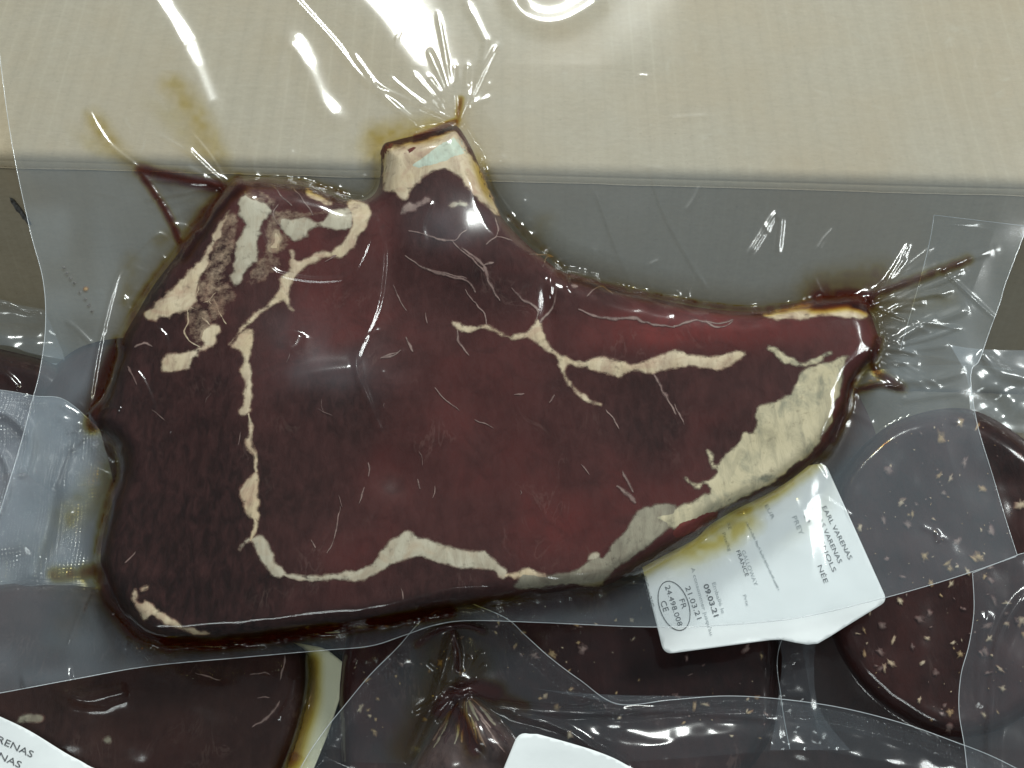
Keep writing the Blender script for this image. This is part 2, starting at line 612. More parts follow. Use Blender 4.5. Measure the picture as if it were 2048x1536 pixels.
slot = [(20, 392), (27, 396), (34, 405), (42, 415), (50, 427), (57, 438), (62, 447), (57, 448), (50, 438), (46, 436), (40, 425), (33, 420), (27, 408), (23, 404)]
sv = [wall_point(x, y) for x, y in slot]
mesh_obj('hand_slot', sv, [list(range(len(sv)))[::-1]], M_DOT, box, False)
# ------------------------------------------------------------------ main steak
OUT = [(765, 292), (790, 281), (830, 271), (870, 261), (905, 251), (920, 258), (945, 300), (965, 350), (985, 400), (1005, 436), (1040, 475),
       (1080, 511), (1120, 541), (1160, 553), (1200, 565), (1260, 585), (1330, 601), (1400, 615), (1470, 622), (1530, 622), (1600, 612),
       (1660, 605), (1712, 603), (1738, 622), (1752, 660), (1760, 690), (1745, 718), (1715, 748), (1700, 782), (1690, 820), (1672, 865),
       (1650, 900), (1600, 945), (1540, 985), (1470, 1020), (1420, 1050), (1390, 1078), (1330, 1110), (1270, 1142), (1200, 1176),
       (1130, 1182), (1050, 1192), (960, 1206), (870, 1222), (760, 1242), (650, 1257), (540, 1272), (440, 1282), (350, 1286), (300, 1276),
       (265, 1250), (235, 1215), (212, 1180), (201, 1130), (206, 1070), (226, 1000), (246, 950), (240, 900), (215, 870), (192, 852),
       (188, 830), (215, 790), (238, 720), (250, 670), (278, 620), (308, 570), (338, 530), (370, 490), (400, 450), (430, 410),
       (455, 380), (482, 363), (540, 366), (600, 371), (650, 385), (690, 400), (728, 401), (754, 380), (762, 340)]
OUTL = smooth_line(OUT, 6, True)
SD = Field(OUTL)


def prof(s, w):
    t = np.clip(s / w, 0, 1)
    return np.sqrt(np.clip(1 - (1 - t) ** 2, 0, 1))


def gauss(x, y, cx, cy, rx, ry=None):
    ry = ry or rx
    return np.exp(-((x - cx) / rx) ** 2 - ((y - cy) / ry) ** 2)


def thick(x, y):
    """full thickness of the steak over its plan, metres"""
    H = 0.017 - 0.006 * np.clip((x - 1350) / 400, 0, 1) 
    H = H + 0.0016 * vnoise(x / 260, y / 260, 1) + .00025 * vnoise(x / 90, y / 90, 2)
    H = H + .0038 * gauss(x, y, 925, 492, 100, 78)            # round muscle under the bone
    H = H - .0026 * gauss(x, y, 790, 945, 50, 45)            # soft dimple
    H = H - .0010 * gauss(x, y, 640, 640, 110, 90)
    H = H - .0016 * gauss(x, y, 1095, 610, 18, 60)           # cleft between the muscles
    H = H - .0015 * gauss(x, y, 780, 520, 28, 110)
    return H


def steak_h(x, y):
    s = SD(x, y)
    return thick(x, y) * prof(s, 42)


def redness(x, y):
    r = 1.25 * gauss(x, y, 1280, 662, 180, 48) + 1.0 * gauss(x, y, 1500, 660, 180, 40) + .2 * gauss(x, y, 420, 830, 70, 120)
    r = r + .35 * gauss(x, y, 760, 950, 50, 60) + .35 * gauss(x, y, 960, 760, 230, 160) + .28 * gauss(x, y, 1050, 1000, 200, 120)
    r = r + .5 * gauss(x, y, 760, 480, 40, 90) + .4 * gauss(x, y, 450, 700, 30, 90)
    return np.clip(.8 * r * (.8 + .4 * vnoise(x / 60, y / 60, 8)), 0, 1)


def brown(x, y):
    # older, browner muscles: the left strip, the bottom strip, the muscle under the bone and the one before the fat cap
    seam_x = np.interp(y, [400, 660, 900, 1080, 1160], [470, 490, 495, 500, 560])
    b = .75 / (1 + np.exp((x - seam_x + 10) / 14.)) + .6 / (1 + np.exp(-(y - np.interp(x, [500, 760, 820, 1000, 1300], [1150, 1130, 1090, 1140, 1160])) / 10.))
    b = b + .6 * gauss(x, y, 960, 560, 120, 75) + .65 * gauss(x, y, 1350, 860, 130, 100) + .5 * gauss(x, y, 640, 830, 130, 110) + .4 * gauss(x, y, 1130, 780, 40, 120)
    return np.clip(b * (.85 + .4 * vnoise(x / 45, y / 45, 14)), 0, .95)


steak = empty('bone_in_steak', 'large dark red bone-in rib steak with cream fat seams, biggest piece of meat', 'steak')
V, F = cdt(OUTL, 5.0)
hz = steak_h(V[:, 0], V[:, 1])
base_poly = list(range(len(OUTL)))
lean = mesh_obj('lean_meat', P(V[:, 0], V[:, 1], hz), F, M_LEAN, steak)
at = lean.data.attributes.new('redness', 'FLOAT', 'POINT')
at.data.foreach_set('value', redness(V[:, 0], V[:, 1]).astype(np.float32))
at = lean.data.attributes.new('brown', 'FLOAT', 'POINT')
at.data.foreach_set('value', brown(V[:, 0], V[:, 1]).astype(np.float32))
V2, F2 = cdt(OUTL, 60)
mesh_obj('underside', P(V2[:, 0], V2[:, 1], np.full(len(V2), -.0004)), [f[::-1] for f in F2], M_LEAN_DARK, steak)


def rough_outline(pts, jag=2.2, step=4, grow=6.0):
    L = smooth_line(pts, step, True)
    n = len(L)
    N = np.roll(L, -1, 0) - np.roll(L, 1, 0)
    N = np.c_[-N[:, 1], N[:, 0]] / (np.linalg.norm(N, axis=1)[:, None] + 1e-9)
    a = vnoise(L[:, 0] / 5, L[:, 1] / 5, 20) * jag * .6 + vnoise(L[:, 0] / 10, L[:, 1] / 10, 21) * jag * 1.1 + vnoise(L[:, 0] / 24, L[:, 1] / 24, 22) * jag
    area = np.sum(L[:, 0] * np.roll(L[:, 1], -1) - np.roll(L[:, 0], -1) * L[:, 1])
    return L + N * (a - grow * np.sign(area))[:, None]


def fat_piece(name, pts, mat, lift=.0005, jag=2.0, step=4.5, surf=None, parent=None, w=10):
    L = rough_outline(pts, jag)
    V, F = cdt(L, step)
    d = seg_dist(V[:, 0], V[:, 1], L, True)
    surf = surf or steak_h
    z = surf(V[:, 0], V[:, 1]) + .00012 + .3 * lift * np.clip(d / 16, 0, 1) ** 2
    o = mesh_obj(name, P(V[:, 0], V[:, 1], z), F, mat, parent or steak)
    o.data.attributes.new('edge', 'FLOAT', 'POINT').data.foreach_set('value', np.clip(d / 11, 0, 1).astype(np.float32))
    return o


def vein(name, pts, w, mat=None, surf=None, parent=None, lift=.00012):
    L = smooth_line(pts, 5)
    L = L + np.c_[vnoise(L[:, 0] / 12, L[:, 1] / 12, 41), vnoise(L[:, 0] / 12, L[:, 1] / 12, 42)] * 2.0
    T = np.gradient(L, axis=0); T /= np.linalg.norm(T, axis=1)[:, None] + 1e-9
    N = np.c_[-T[:, 1], T[:, 0]]
    t = np.linspace(0, 1, len(L))
    ww = 1.35 * w * (0.25 + .75 * np.sin(math.pi * np.clip(t * .94 + .03, 0, 1)) ** .6) * (1 + .45 * vnoise(L[:, 0] / 10, L[:, 1] / 10, 43))
    surf = surf or steak_h
    rows = []
    for k, l in ((-1, .02), (-.5, .7), (0, 1), (.5, .7), (1, .02)):
        q = L + N * (ww * k)[:, None]
        rows.append(P(q[:, 0], q[:, 1], surf(q[:, 0], q[:, 1]) + .00012 + lift * l))
    G = np.stack(rows)
    return grid_obj(name, G, mat or M_VEIN, parent or steak, {'edge': np.repeat(np.array([0, .6, .95, .6, 0])[:, None], len(L), 1)})


R1 = lambda p: zc(0, 0, p); R2 = lambda p: zc(650, 0, p); R3 = lambda p: zc(1348, 300, p)
R4 = lambda p: zc(0, 500, p); R5 = lambda p: zc(650, 500, p); R6 = lambda p: zc(1348, 800, p)
R7 = lambda p: zc(0, 1011, p); R8 = lambda p: zc(650, 1011, p)

# bone end
fat_piece('bone_end', R2([(345, 890), (375, 858), (545, 825), (660, 785), (755, 758), (795, 790), (835, 870), (872, 930), (920, 1010), (955, 1085), (978, 1150),
                          (995, 1205), (1025, 1262), (990, 1250), (950, 1210), (880, 1150), (830, 1100), (790, 1050), (750, 1012), (700, 990), (640, 1000),
                          (590, 1030), (560, 1060), (510, 1110), (480, 1165), (440, 1160), (400, 1130), (355, 1115), (340, 1075), (332, 1000), (335, 930)]),
          M_FAT, .0009)
fat_piece('bone', R2([(490, 965), (560, 905), (620, 855), (700, 808), (775, 795), (825, 870), (830, 915), (760, 935), (700, 965), (620, 985), (540, 1000)]), M_BONE, .0014, 1.2)
fat_piece('blood_spot', R2([(440, 900), (480, 860), (540, 840), (572, 850), (555, 875), (510, 905), (465, 915)]), M_BLOOD, .0016, 1)
fat_piece('blood_spot', R2([(715, 965), (760, 938), (800, 930), (795, 950), (760, 970)]), M_BLOOD, .0021, 1)
fat_piece('blood_spot', R2([(340, 915), (350, 870), (392, 852), (385, 875), (360, 905)]), M_BLOOD, .0016, 1)
fat_piece('fat_patch', R2([(725, 1200), (750, 1182), (800, 1180), (832, 1200), (820, 1212), (770, 1208), (735, 1215)]), M_FAT_GREY)
fat_piece('fat_patch', R2([(440, 1220), (490, 1190), (560, 1180), (600, 1150), (620, 1175), (560, 1210), (500, 1240), (440, 1255)]), M_VEIN)
# fat network at the upper left
fat_piece('fat_seam', R1([(1352, 1205), (1328, 1232), (1280, 1300), (1250, 1370), (1215, 1440), (1175, 1500), (1130, 1570), (1060, 1630), (990, 1720), (960, 1750),
                          (890, 1800), (848, 1845), (856, 1880), (920, 1880), (1005, 1850), (1080, 1820), (1135, 1780), (1150, 1690), (1200, 1590), (1235, 1520),
                          (1245, 1440), (1300, 1380), (1330, 1310)]), M_FAT, .0008, 4)
fat_piece('fat_patch', R1([(1425, 1335), (1400, 1250), (1390, 1180), (1440, 1130), (1490, 1150), (1560, 1190), (1592, 1250), (1545, 1310), (1532, 1370), (1510, 1440), (1490, 1530),
                           (1460, 1560), (1405, 1650), (1362, 1675), (1352, 1600), (1368, 1520), (1385, 1430)]), M_FAT_GREY, .0007, 4)
fat_piece('fat_patch', R1([(1640, 1275), (1720, 1283), (1800, 1270), (1878, 1290), (1930, 1222), (2010, 1215), (2060, 1245), (2055, 1310), (2000, 1340), (1870, 1332),
                           (1805, 1350), (1800, 1390), (1742, 1410), (1690, 1390), (1640, 1335)]), M_FAT_GREY, .0008, 3)
fat_piece('fat_patch', R1([(1790, 1100), (1850, 1130), (1900, 1160), (1950, 1190), (1930, 1205), (1880, 1190), (1830, 1170), (1800, 1140)]), M_FAT, .0006, 2)
fat_piece('fat_patch', R1([(1600, 1340), (1635, 1345), (1660, 1410), (1640, 1470), (1590, 1480), (1560, 1450), (1590, 1400)]), M_FAT, .0006, 4)
fat_piece('fat_seam', [(700, 402), (735, 404), (738, 440), (720, 472), (695, 508), (672, 516), (660, 506), (690, 478), (706, 452), (700, 425)], M_FAT, .0008, 2)
fat_piece('fat_seam', R4([(1960, 10), (1985, 25), (1900, 45), (1840, 78), (1765, 118), (1735, 155), (1705, 205), (1690, 262), (1702, 320), (1722, 362), (1688, 345), (1650, 300),
                          (1565, 350), (1505, 392), (1470, 440), (1415, 475), (1345, 560), (1330, 560), (1390, 478), (1440, 410), (1500, 360), (1580, 300), (1625, 235),
                          (1640, 170), (1700, 110), (1700, 60), (1690, 0), (1730, 0), (1735, 60), (1800, 40), (1880, 5)]), M_FAT, .0009, 2)
fat_piece('fat_seam', R4([(1468, 448), (1490, 490), (1482, 560), (1470, 650), (1476, 780), (1462, 900), (1455, 955), (1392, 975), (1396, 930), (1422, 890), (1422, 765), (1410, 705),
                          (1420, 625), (1400, 592), (1352, 562), (1375, 520), (1425, 470)]), M_FAT, .001, 2.5)
vein('fat_seam', R4([(1455, 960), (1470, 1060), (1455, 1130), (1490, 1190), (1500, 1280), (1505, 1300)]), 8, M_FAT)
vein('fat_seam', [(506, 1030), (512, 1052), (500, 1080)], 7, M_FAT)
vein('fat_seam', [(548, 1138), (572, 1150), (600, 1156), (640, 1160)], 7, M_FAT_GREY)
vein('fat_seam', [(1000, 1150), (1030, 1150), (1070, 1140)], 7, M_FAT)
fat_piece('fat_seam', R4([(1408, 1435), (1440, 1352), (1480, 1300), (1512, 1285), (1518, 1380), (1512, 1500), (1516, 1590), (1480, 1570), (1432, 1525), (1440, 1480)]), M_FAT, .0011, 2.5)
fat_piece('fat_patch', R4([(1290, 432), (1290, 500), (1240, 570), (1172, 592), (1150, 625), (1110, 672), (1090, 706), (962, 706), (945, 652), (1002, 612), (1122, 582), (1188, 552), (1165, 492), (1230, 435)]),
          M_FAT, .0008, 3)
for k in range(9):
    x = random.uniform(1080, 1330); y = random.uniform(170, 440)
    a = random.uniform(.6, 2.4)
    ln = random.uniform(40, 120)
    vein('fat_or_fold_thread', R4([(x, y), (x + ln * .5 * math.cos(a) + random.uniform(-25, 25), y + ln * .5 * math.sin(a)), (x + ln * math.cos(a), y + ln * math.sin(a))]), random.uniform(1.2, 2.6), M_FAT)
for p in ([(1590, 1080), (1660, 1160), (1710, 1200)], [(1720, 1100), (1790, 1190), (1830, 1260)], [(1640, 1330), (1600, 1250), (1630, 1200)], [(1900, 1530), (1980, 1480), (2030, 1420)]):
    vein('fat_or_fold_thread', R1(p), 2.2, M_VEIN)
def web(pts):
    o = fat_piece('fat_web', pts, M_FAT, .0004, 4)
    a = o.data.attributes['edge']
    v = np.zeros(len(a.data), np.float32); a.data.foreach_get('value', v); a.data.foreach_set('value', v * .52)


web(R4([(1150, 190), (1230, 165), (1340, 190), (1385, 250), (1345, 330), (1300, 420), (1240, 405), (1200, 330), (1140, 300)]))
web(R4([(1080, 330), (1180, 300), (1240, 400), (1230, 500), (1160, 560), (1100, 500)]))
web(R1([(1560, 1260), (1640, 1220), (1720, 1260), (1660, 1330), (1700, 1400), (1660, 1480), (1560, 1500), (1540, 1400)]))
web(R1([(1330, 1240), (1395, 1270), (1375, 1440), (1350, 1560), (1260, 1650), (1190, 1600), (1250, 1430)]))
web(R1([(1600, 1250), (1700, 1230), (1850, 1230), (1930, 1200), (1900, 1270), (1740, 1290), (1640, 1300)]))
web(R1([(1480, 1560), (1560, 1480), (1640, 1500), (1600, 1600), (1500, 1660), (1440, 1640)]))
web(R1([(1440, 1110), (1540, 1120), (1640, 1200), (1580, 1230), (1500, 1180), (1420, 1160)]))
vein('fat_or_fold_thread', R4([(1090, 340), (1100, 420), (1080, 490), (1120, 540), (1170, 565)]), 2.4, M_FAT)
vein('fat_or_fold_thread', R4([(790, 570), (840, 545), (890, 565)]), 4, M_VEIN)
vein('fat_or_fold_thread', R4([(745, 680), (780, 730), (800, 790)]), 3, M_VEIN)
# lower seams
fat_piece('fat_seam', R7([(1440, 192), (1520, 180), (1560, 212), (1590, 272), (1620, 332), (1682, 402), (1602, 420), (1568, 380), (1530, 332), (1492, 252), (1470, 212), (1436, 232), (1412, 270),
                          (1386, 268), (1396, 242), (1425, 205)]), M_FAT_GREY, .0009, 2)
fat_piece('fat_seam', R8([(-190, 395), (-140, 405), (0, 408), (120, 385), (200, 378), (290, 320), (350, 240), (400, 190), (480, 150), (540, 175), (640, 210), (740, 240), (850, 265), (940, 265),
                          (970, 300), (1020, 340), (1072, 402), (1040, 425), (990, 385), (900, 365), (800, 370), (680, 340), (560, 305), (480, 310), (400, 340), (300, 400), (200, 440),
                          (100, 436), (0, 440), (-120, 435), (-180, 412)]), M_FAT_GREY, .001, 1.6)
fat_piece('tendon', R8([(1100, 480), (1130, 430), (1110, 402), (1180, 362), (1240, 392), (1300, 410), (1450, 380), (1540, 320), (1590, 268), (1620, 300), (1700, 210), (1780, 110), (1850, 25),
                        (1960, -10), (2050, 0), (2060, 80), (1960, 180), (1880, 250), (1790, 310), (1700, 380), (1610, 470), (1540, 480), (1400, 465), (1200, 497)]), M_TENDON, .0006, 1.6)
fat_piece('fat_patch', R8([(1108, 408), (1180, 365), (1240, 392), (1300, 412), (1260, 430), (1180, 420), (1130, 430)]), M_FAT, .0011, 1.5)
fat_piece('fat_patch', R8([(1530, 320), (1560, 285), (1592, 266), (1618, 296), (1600, 320), (1560, 325)]), M_FAT_GREY, .0011, 1.5)
fat_piece('fat_seam', R7([(785, 492), (805, 512), (812, 570), (850, 560), (902, 590), (980, 640), (1060, 690), (1150, 720), (1240, 748), (1150, 755), (1050, 727), (960, 692), (890, 647),
                          (862, 672), (830, 665), (792, 602), (772, 540)]), M_FAT, .0009, 2)
fat_piece('fat_patch', R7([(815, 505), (830, 480), (870, 465), (872, 478), (848, 500)]), M_FAT, .0007, 1)
# fat cap at the lower right
fat_piece('fat_cap', R6([(700, -60), (610, 0), (505, 30), (472, 80), (480, 160), (452, 190), (412, 190), (380, 240), (302, 330), (252, 380), (232, 372), (222, 312), (192, 285), (198, 312),
                         (212, 382), (242, 402), (242, 440), (132, 490), (62, 440), (72, 470), (132, 520), (200, 512), (120, 580), (0, 640), (-90, 660), (-130, 690), (-60, 740), (30, 745),
                         (120, 735), (280, 640), (470, 545), (640, 440), (780, 330), (880, 215), (925, 130), (930, 40), (960, -20), (985, -120), (1000, -200), (1030, -260), (960, -250), (880, -220), (790, -190),
                         (730, -140)]), M_FAT_CAP, .0009, 2.2)
fat_piece('lean_island', R6([(12, 760), (40, 710), (110, 680), (190, 650), (238, 652), (225, 690), (170, 725), (90, 760), (20, 790)]), M_BLOOD, .0016, 1.5)
fat_piece('fat_patch', R3([(545, 1160), (575, 1150), (640, 1190), (700, 1222), (780, 1238), (880, 1195), (925, 1180), (900, 1205), (830, 1250), (760, 1272), (690, 1262), (640, 1245), (610, 1222), (580, 1185)]), M_FAT_CAP, .0013, 2)
# middle seam and its branch
fat_piece('fat_seam', R5([(740, 410), (800, 438), (860, 448), (950, 438), (1000, 468), (1080, 498), (1180, 478), (1225, 440), (1245, 400), (1262, 430), (1282, 490), (1332, 580), (1402, 620), (1500, 640),
                          (1640, 622), (1722, 642), (1790, 668), (1862, 650), (1960, 612), (2060, 580), (2130, 600), (2240, 620), (2330, 610), (2420, 585), (2480, 605), (2420, 640), (2340, 690),
                          (2250, 700), (2150, 680), (2040, 695), (1960, 710), (1900, 722), (1800, 705), (1722, 740), (1620, 716), (1500, 690), (1432, 672), (1412, 690), (1418, 735), (1460, 800), (1545, 868),
                          (1622, 905), (1600, 916), (1500, 872), (1420, 782), (1366, 702), (1352, 622), (1290, 582), (1200, 522), (1110, 530), (1030, 502), (950, 466), (860, 482), (800, 482), (760, 450)]),
          M_FAT, .0011, 2)
fat_piece('fat_seam', R3([(520, 968), (600, 935), (760, 895), (880, 885), (940, 890), (1020, 894), (1060, 920), (1108, 932), (1145, 965), (1090, 990), (1030, 990), (960, 972), (860, 972), (760, 990), (640, 992),
                          (560, 985)]), M_FAT, .0009, 2)
VEINS = [(R5([(470, 30), (540, 85), (620, 120), (700, 145), (830, 180), (880, 250)]), 3.4), (R5([(620, 118), (700, 132), (830, 165)]), 2.6),
         (R5([(800, -20), (870, 40), (930, 95), (960, 190), (1020, 300)]), 3.8), (R5([(930, 90), (990, 75)]), 3.4),
         (R5([(1090, 225), (1160, 290), (1240, 340), (1242, 410)]), 3.6), (R5([(820, 230), (870, 300), (930, 370), (950, 440)]), 2.0),
         (R5([(470, 510), (490, 545), (515, 595)]), 2.6), (R5([(775, 470), (780, 530), (840, 612)]), 3.6),
         (R5([(325, 632), (400, 618), (440, 582)]), 3.0), (R2([(490, 1350), (620, 1385), (740, 1410), (790, 1375), (830, 1340)]), 2.6),
         (R2([(740, 1410), (810, 1470), (880, 1530), (930, 1590)]), 2.8), (R2([(940, 1430), (1000, 1385), (1012, 1320), (1000, 1275)]), 2.6),
         (R2([(1000, 1380), (1050, 1390), (1090, 1410)]), 2.0), (R2([(1200, 1490), (1280, 1490), (1330, 1500)]), 2.2),
         (R5([(1920, 725), (1960, 790), (2010, 880), (2050, 960)]), 4.2), (R5([(1480, 350), (1560, 380), (1680, 405), (1800, 400), (1900, 430), (2048, 452)]), 3.8),
         (R3([(0, 1030), (100, 1002), (180, 1000), (240, 1032), (300, 1030), (345, 1000)]), 3.6), (R3([(180, 1000), (270, 1012), (345, 995)]), 3.0),
         (R5([(1700, 1380), (1760, 1420), (1820, 1480)]), 6), (R5([(1740, 1290), (1770, 1350), (1800, 1420)]), 3.5), (R5([(1310, 890), (1340, 850)]), 4),
         (R5([(590, 370), (600, 430)]), 1.6), (R5([(1640, 930), (1690, 990), (1720, 1050)]), 2.0), (R5([(255, 1240), (260, 1290), (250, 1330)]), 2.2),
         (R5([(230, 1390), (200, 1480)]), 2.2), (R5([(545, 1340), (560, 1400)]), 2.2), (R5([(880, 990), (940, 1020), (990, 1045)]), 2.0),
         (R5([(340, 620), (420, 600)]), 2.0), (R5([(1110, 850), (1165, 840)]), 2.4), (R5([(640, 800), (700, 870), (790, 940)]), 1.6),
         (R5([(1500, 1250), (1545, 1310)]), 1.5), (R5([(400, 200), (440, 290), (480, 360)]), 1.8),
         (R7([(1990, 0), (1960, 180), (1915, 275)]), 1.8), (R7([(1820, 205), (1850, 250)]), 1.8), (R7([(735, 335), (790, 270)]), 1.8),
         (R8([(450, 490), (455, 545)]), 2.2), (R6([(60, 150), (20, 60), (0, 20)]), 1.8),
         (R5([(1530, 270), (1560, 240), (1630, 215), (1680, 260)]), 2.4), (R5([(1440, 205), (1485, 210)]), 5),
         (R5([(1270, 100), (1300, 40), (1340, 40)]), 2.6), (R5([(1240, 430), (1300, 380), (1340, 300), (1345, 262)]), 4.5)]
for p, w in VEINS:
    vein('marbling_vein', p, w)
for k in range(16):          # scattered short flecks of marbling along the grain
    x = random.uniform(300, 1500); y = random.uniform(560, 1180)
    if SD(np.array([x]), np.array([y]))[0] < 45:
        continue
    a = math.radians(random.gauss(62, 28)); ln = random.uniform(8, 34)
    vein('marbling_vein', [(x, y), (x + ln * .5 * math.cos(a) + random.uniform(-3, 3), y + ln * .5 * math.sin(a)), (x + ln * math.cos(a), y + ln * math.sin(a))],
         random.uniform(.7, 1.3), M_VEIN, lift=.0002)

# ------------------------------------------------------------------ main bag
def coons(left, right, top, bottom, nr, nc, smooth=(1, 1, 1, 1)):
    Lc = resample(left, nr, smooth[0]); Rc = resample(right, nr, smooth[1])
    Tc = resample(top, nc, smooth[2]); Bc = resample(bottom, nc, smooth[3])
    u = np.linspace(0, 1, nc)[None, :, None]; v = np.linspace(0, 1, nr)[:, None, None]
    Lc = Lc[:, None]; Rc = Rc[:, None]; Tc = Tc[None]; Bc = Bc[None]
    return (1 - u) * Lc + u * Rc + (1 - v) * Tc + v * Bc - ((1 - u) * (1 - v) * Tc[:, :1] + u * (1 - v) * Tc[:, -1:] + (1 - u) * v * Bc[:, :1] + u * v * Bc[:, -1:])


BAG_L = [(-30, -260), (-12, 0), (8, 180), (28, 310), (60, 460), (86, 560), (91, 650), (80, 740), (62, 810), (38, 900), (12, 985), (-10, 1060), (-40, 1180), (-70, 1300), (-90, 1400)]
BAG_R = [(2250, -260), (2180, 100), (2100, 330), (2040, 490), (2010, 570), (2000, 605), (1980, 660), (1958, 722), (1945, 735), (1942, 770), (1955, 850), (1985, 950), (2015, 1050), (2035, 1112)]
BAG_T = [(-30, -260), (600, -262), (1500, -258), (2250, -260)]
BAG_B = [(-90, 1400), (0, 1386), (150, 1358), (300, 1332), (470, 1316), (640, 1301), (740, 1292), (810, 1270), (870, 1250), (940, 1241), (1080, 1245), (1300, 1254), (1450, 1250), (1600, 1235), (1760, 1198), (1900, 1158), (2035, 1112)]

RIDGES = [([(500, 375), (515, 440), (535, 500), (545, 540), (590, 555), (650, 560), (700, 550), (725, 510), (745, 460), (757, 445)], 5, .0008),
          ([(757, 445), (766, 500), (756, 600), (726, 680), (712, 730), (735, 800), (760, 860), (770, 890)], 8, .0012),
          ([(865, 400), (845, 450), (850, 480), (842, 508)], 5, .0006),
          ([(345, 490), (320, 468), (285, 490), (242, 540), (226, 580), (210, 640), (196, 700), (186, 760), (178, 820), (175, 860), (185, 880), (215, 910)], 5, .0009),
          ([(918, 255), (950, 320), (985, 390), (1030, 450), (1075, 495)], 8, .0014),
          ([(905, 248), (830, 268), (780, 281), (760, 305), (757, 350), (747, 380), (720, 398)], 5, .0008),
          ([(1695, 785), (1676, 830), (1648, 890), (1620, 940), (1606, 990), (1610, 1060), (1618, 1120), (1624, 1218)], 28, .0021),
          ([(340, 1322), (400, 1318), (470, 1310)], 22, .0026), ([(690, 1302), (740, 1294), (790, 1280)], 20, .0022), ([(40, 1376), (100, 1366), (150, 1358)], 22, .0026), ([(95, 900), (70, 1000), (40, 1110)], 26, .0015),
          ([(175, 215), (195, 255), (225, 295), (280, 337)], 5, .0006),
          ([(280, 337), (340, 350), (440, 372)], 6, .0005), ([(280, 340), (330, 420), (368, 498)], 6, .0004),
          ([(1495, 515), (1525, 470), (1552, 428), (1562, 440), (1555, 512)], 6, .0008),
          ([(310, 655), (330, 670), (336, 705)], 4, .0006), ([(248, 742), (275, 745), (300, 790), (315, 846)], 4, .0006),
          ([(200, 822), (215, 817), (245, 818)], 4, .0006), ([(185, 880), (200, 885), (222, 920)], 5, .0010),
          ([(1100, 600), (1102, 555), (1118, 540), (1132, 552), (1136, 590)], 6, .0012),
          ([(1360, 600), (1355, 580)], 5, .0006), ([(1710, 605), (1800, 572), (1935, 522)], 8, .0014), ([(1705, 600), (1850, 545), (1990, 500)], 9, .0010),
          ([(1870, 525), (1960, 610), (2048, 690)], 4, .0006), ([(1750, 640), (1850, 590), (1900, 595)], 6, .0007),
          ([(1700, 782), (1760, 768), (1805, 778)], 7, .0011), ([(1745, 690), (1752, 740), (1805, 776)], 7, .0011),
          ([(1770, 700), (1830, 660), (1940, 615)], 11, .0012), ([(1790, 760), (1860, 760), (1935, 742)], 10, .001), ([(1800, 800), (1870, 790), (1945, 780)], 9, .0007),
          ([(1765, 670), (1800, 690), (1790, 700)], 6, .0008),
          ([(250, 1240), (220, 1170), (195, 1110)], 5, .0007), ([(200, 1130), (160, 1230), (135, 1290)], 5, .0008), ([(150, 1010), (115, 1080), (85, 1180), (88, 1170)], 5, .0010),
          ([(255, 1275), (250, 1300)], 5, .0008), ([(130, 860), (170, 835), (200, 800)], 8, .0012), ([(105, 980), (130, 910), (160, 880), (185, 850)], 8, .0014), ([(130, 640), (150, 655), (185, 690)], 5, .0006),
          ([(1872, 1060), (1877, 1085)], 5, .0008), ([(620, 1252), (720, 1240), (860, 1222)], 8, .0008), ([(870, 1225), (940, 1200), (1010, 1190)], 6, .0006),
          ([(960, 560), (1000, 700), (1020, 760)], 20, .0006), ([(1290, 300), (1330, 430), (1420, 590)], 5, .0004), ([(1190, 380), (1260, 560), (1300, 580)], 5, .0003),
          ([(575, 700), (590, 690), (600, 665)], 14, .0010), ([(560, 760), (640, 740), (710, 735)], 14, .0009),
          # the empty mouth of the bag, above the steak
          ([(285, -80), (305, 0), (340, 60), (372, 125), (400, 190), (425, 250)], 30, .0021), ([(520, 220), (548, 150), (575, 92), (605, 130), (640, 205), (690, 262)], 24, .0016),
          ([(600, -120), (720, 0), (780, 80), (830, 150), (880, 215), (900, 240)], 62, .0034), ([(500, -100), (655, 70), (720, 150), (790, 215), (848, 262)], 7, .0009), ([(700, 100), (770, 190), (850, 258)], 6, .0007),
          ([(1010, -30), (1035, 18), (1060, 38), (1090, 46), (1125, 42), (1160, 25), (1210, -10)], 20, .0013), ([(930, 0), (965, 70), (972, 95), (950, 180), (925, 250)], 8, .0005),
          ([(940, 190), (925, 230), (918, 250)], 6, .0014), ([(880, 205), (893, 235)], 4, .0006)]


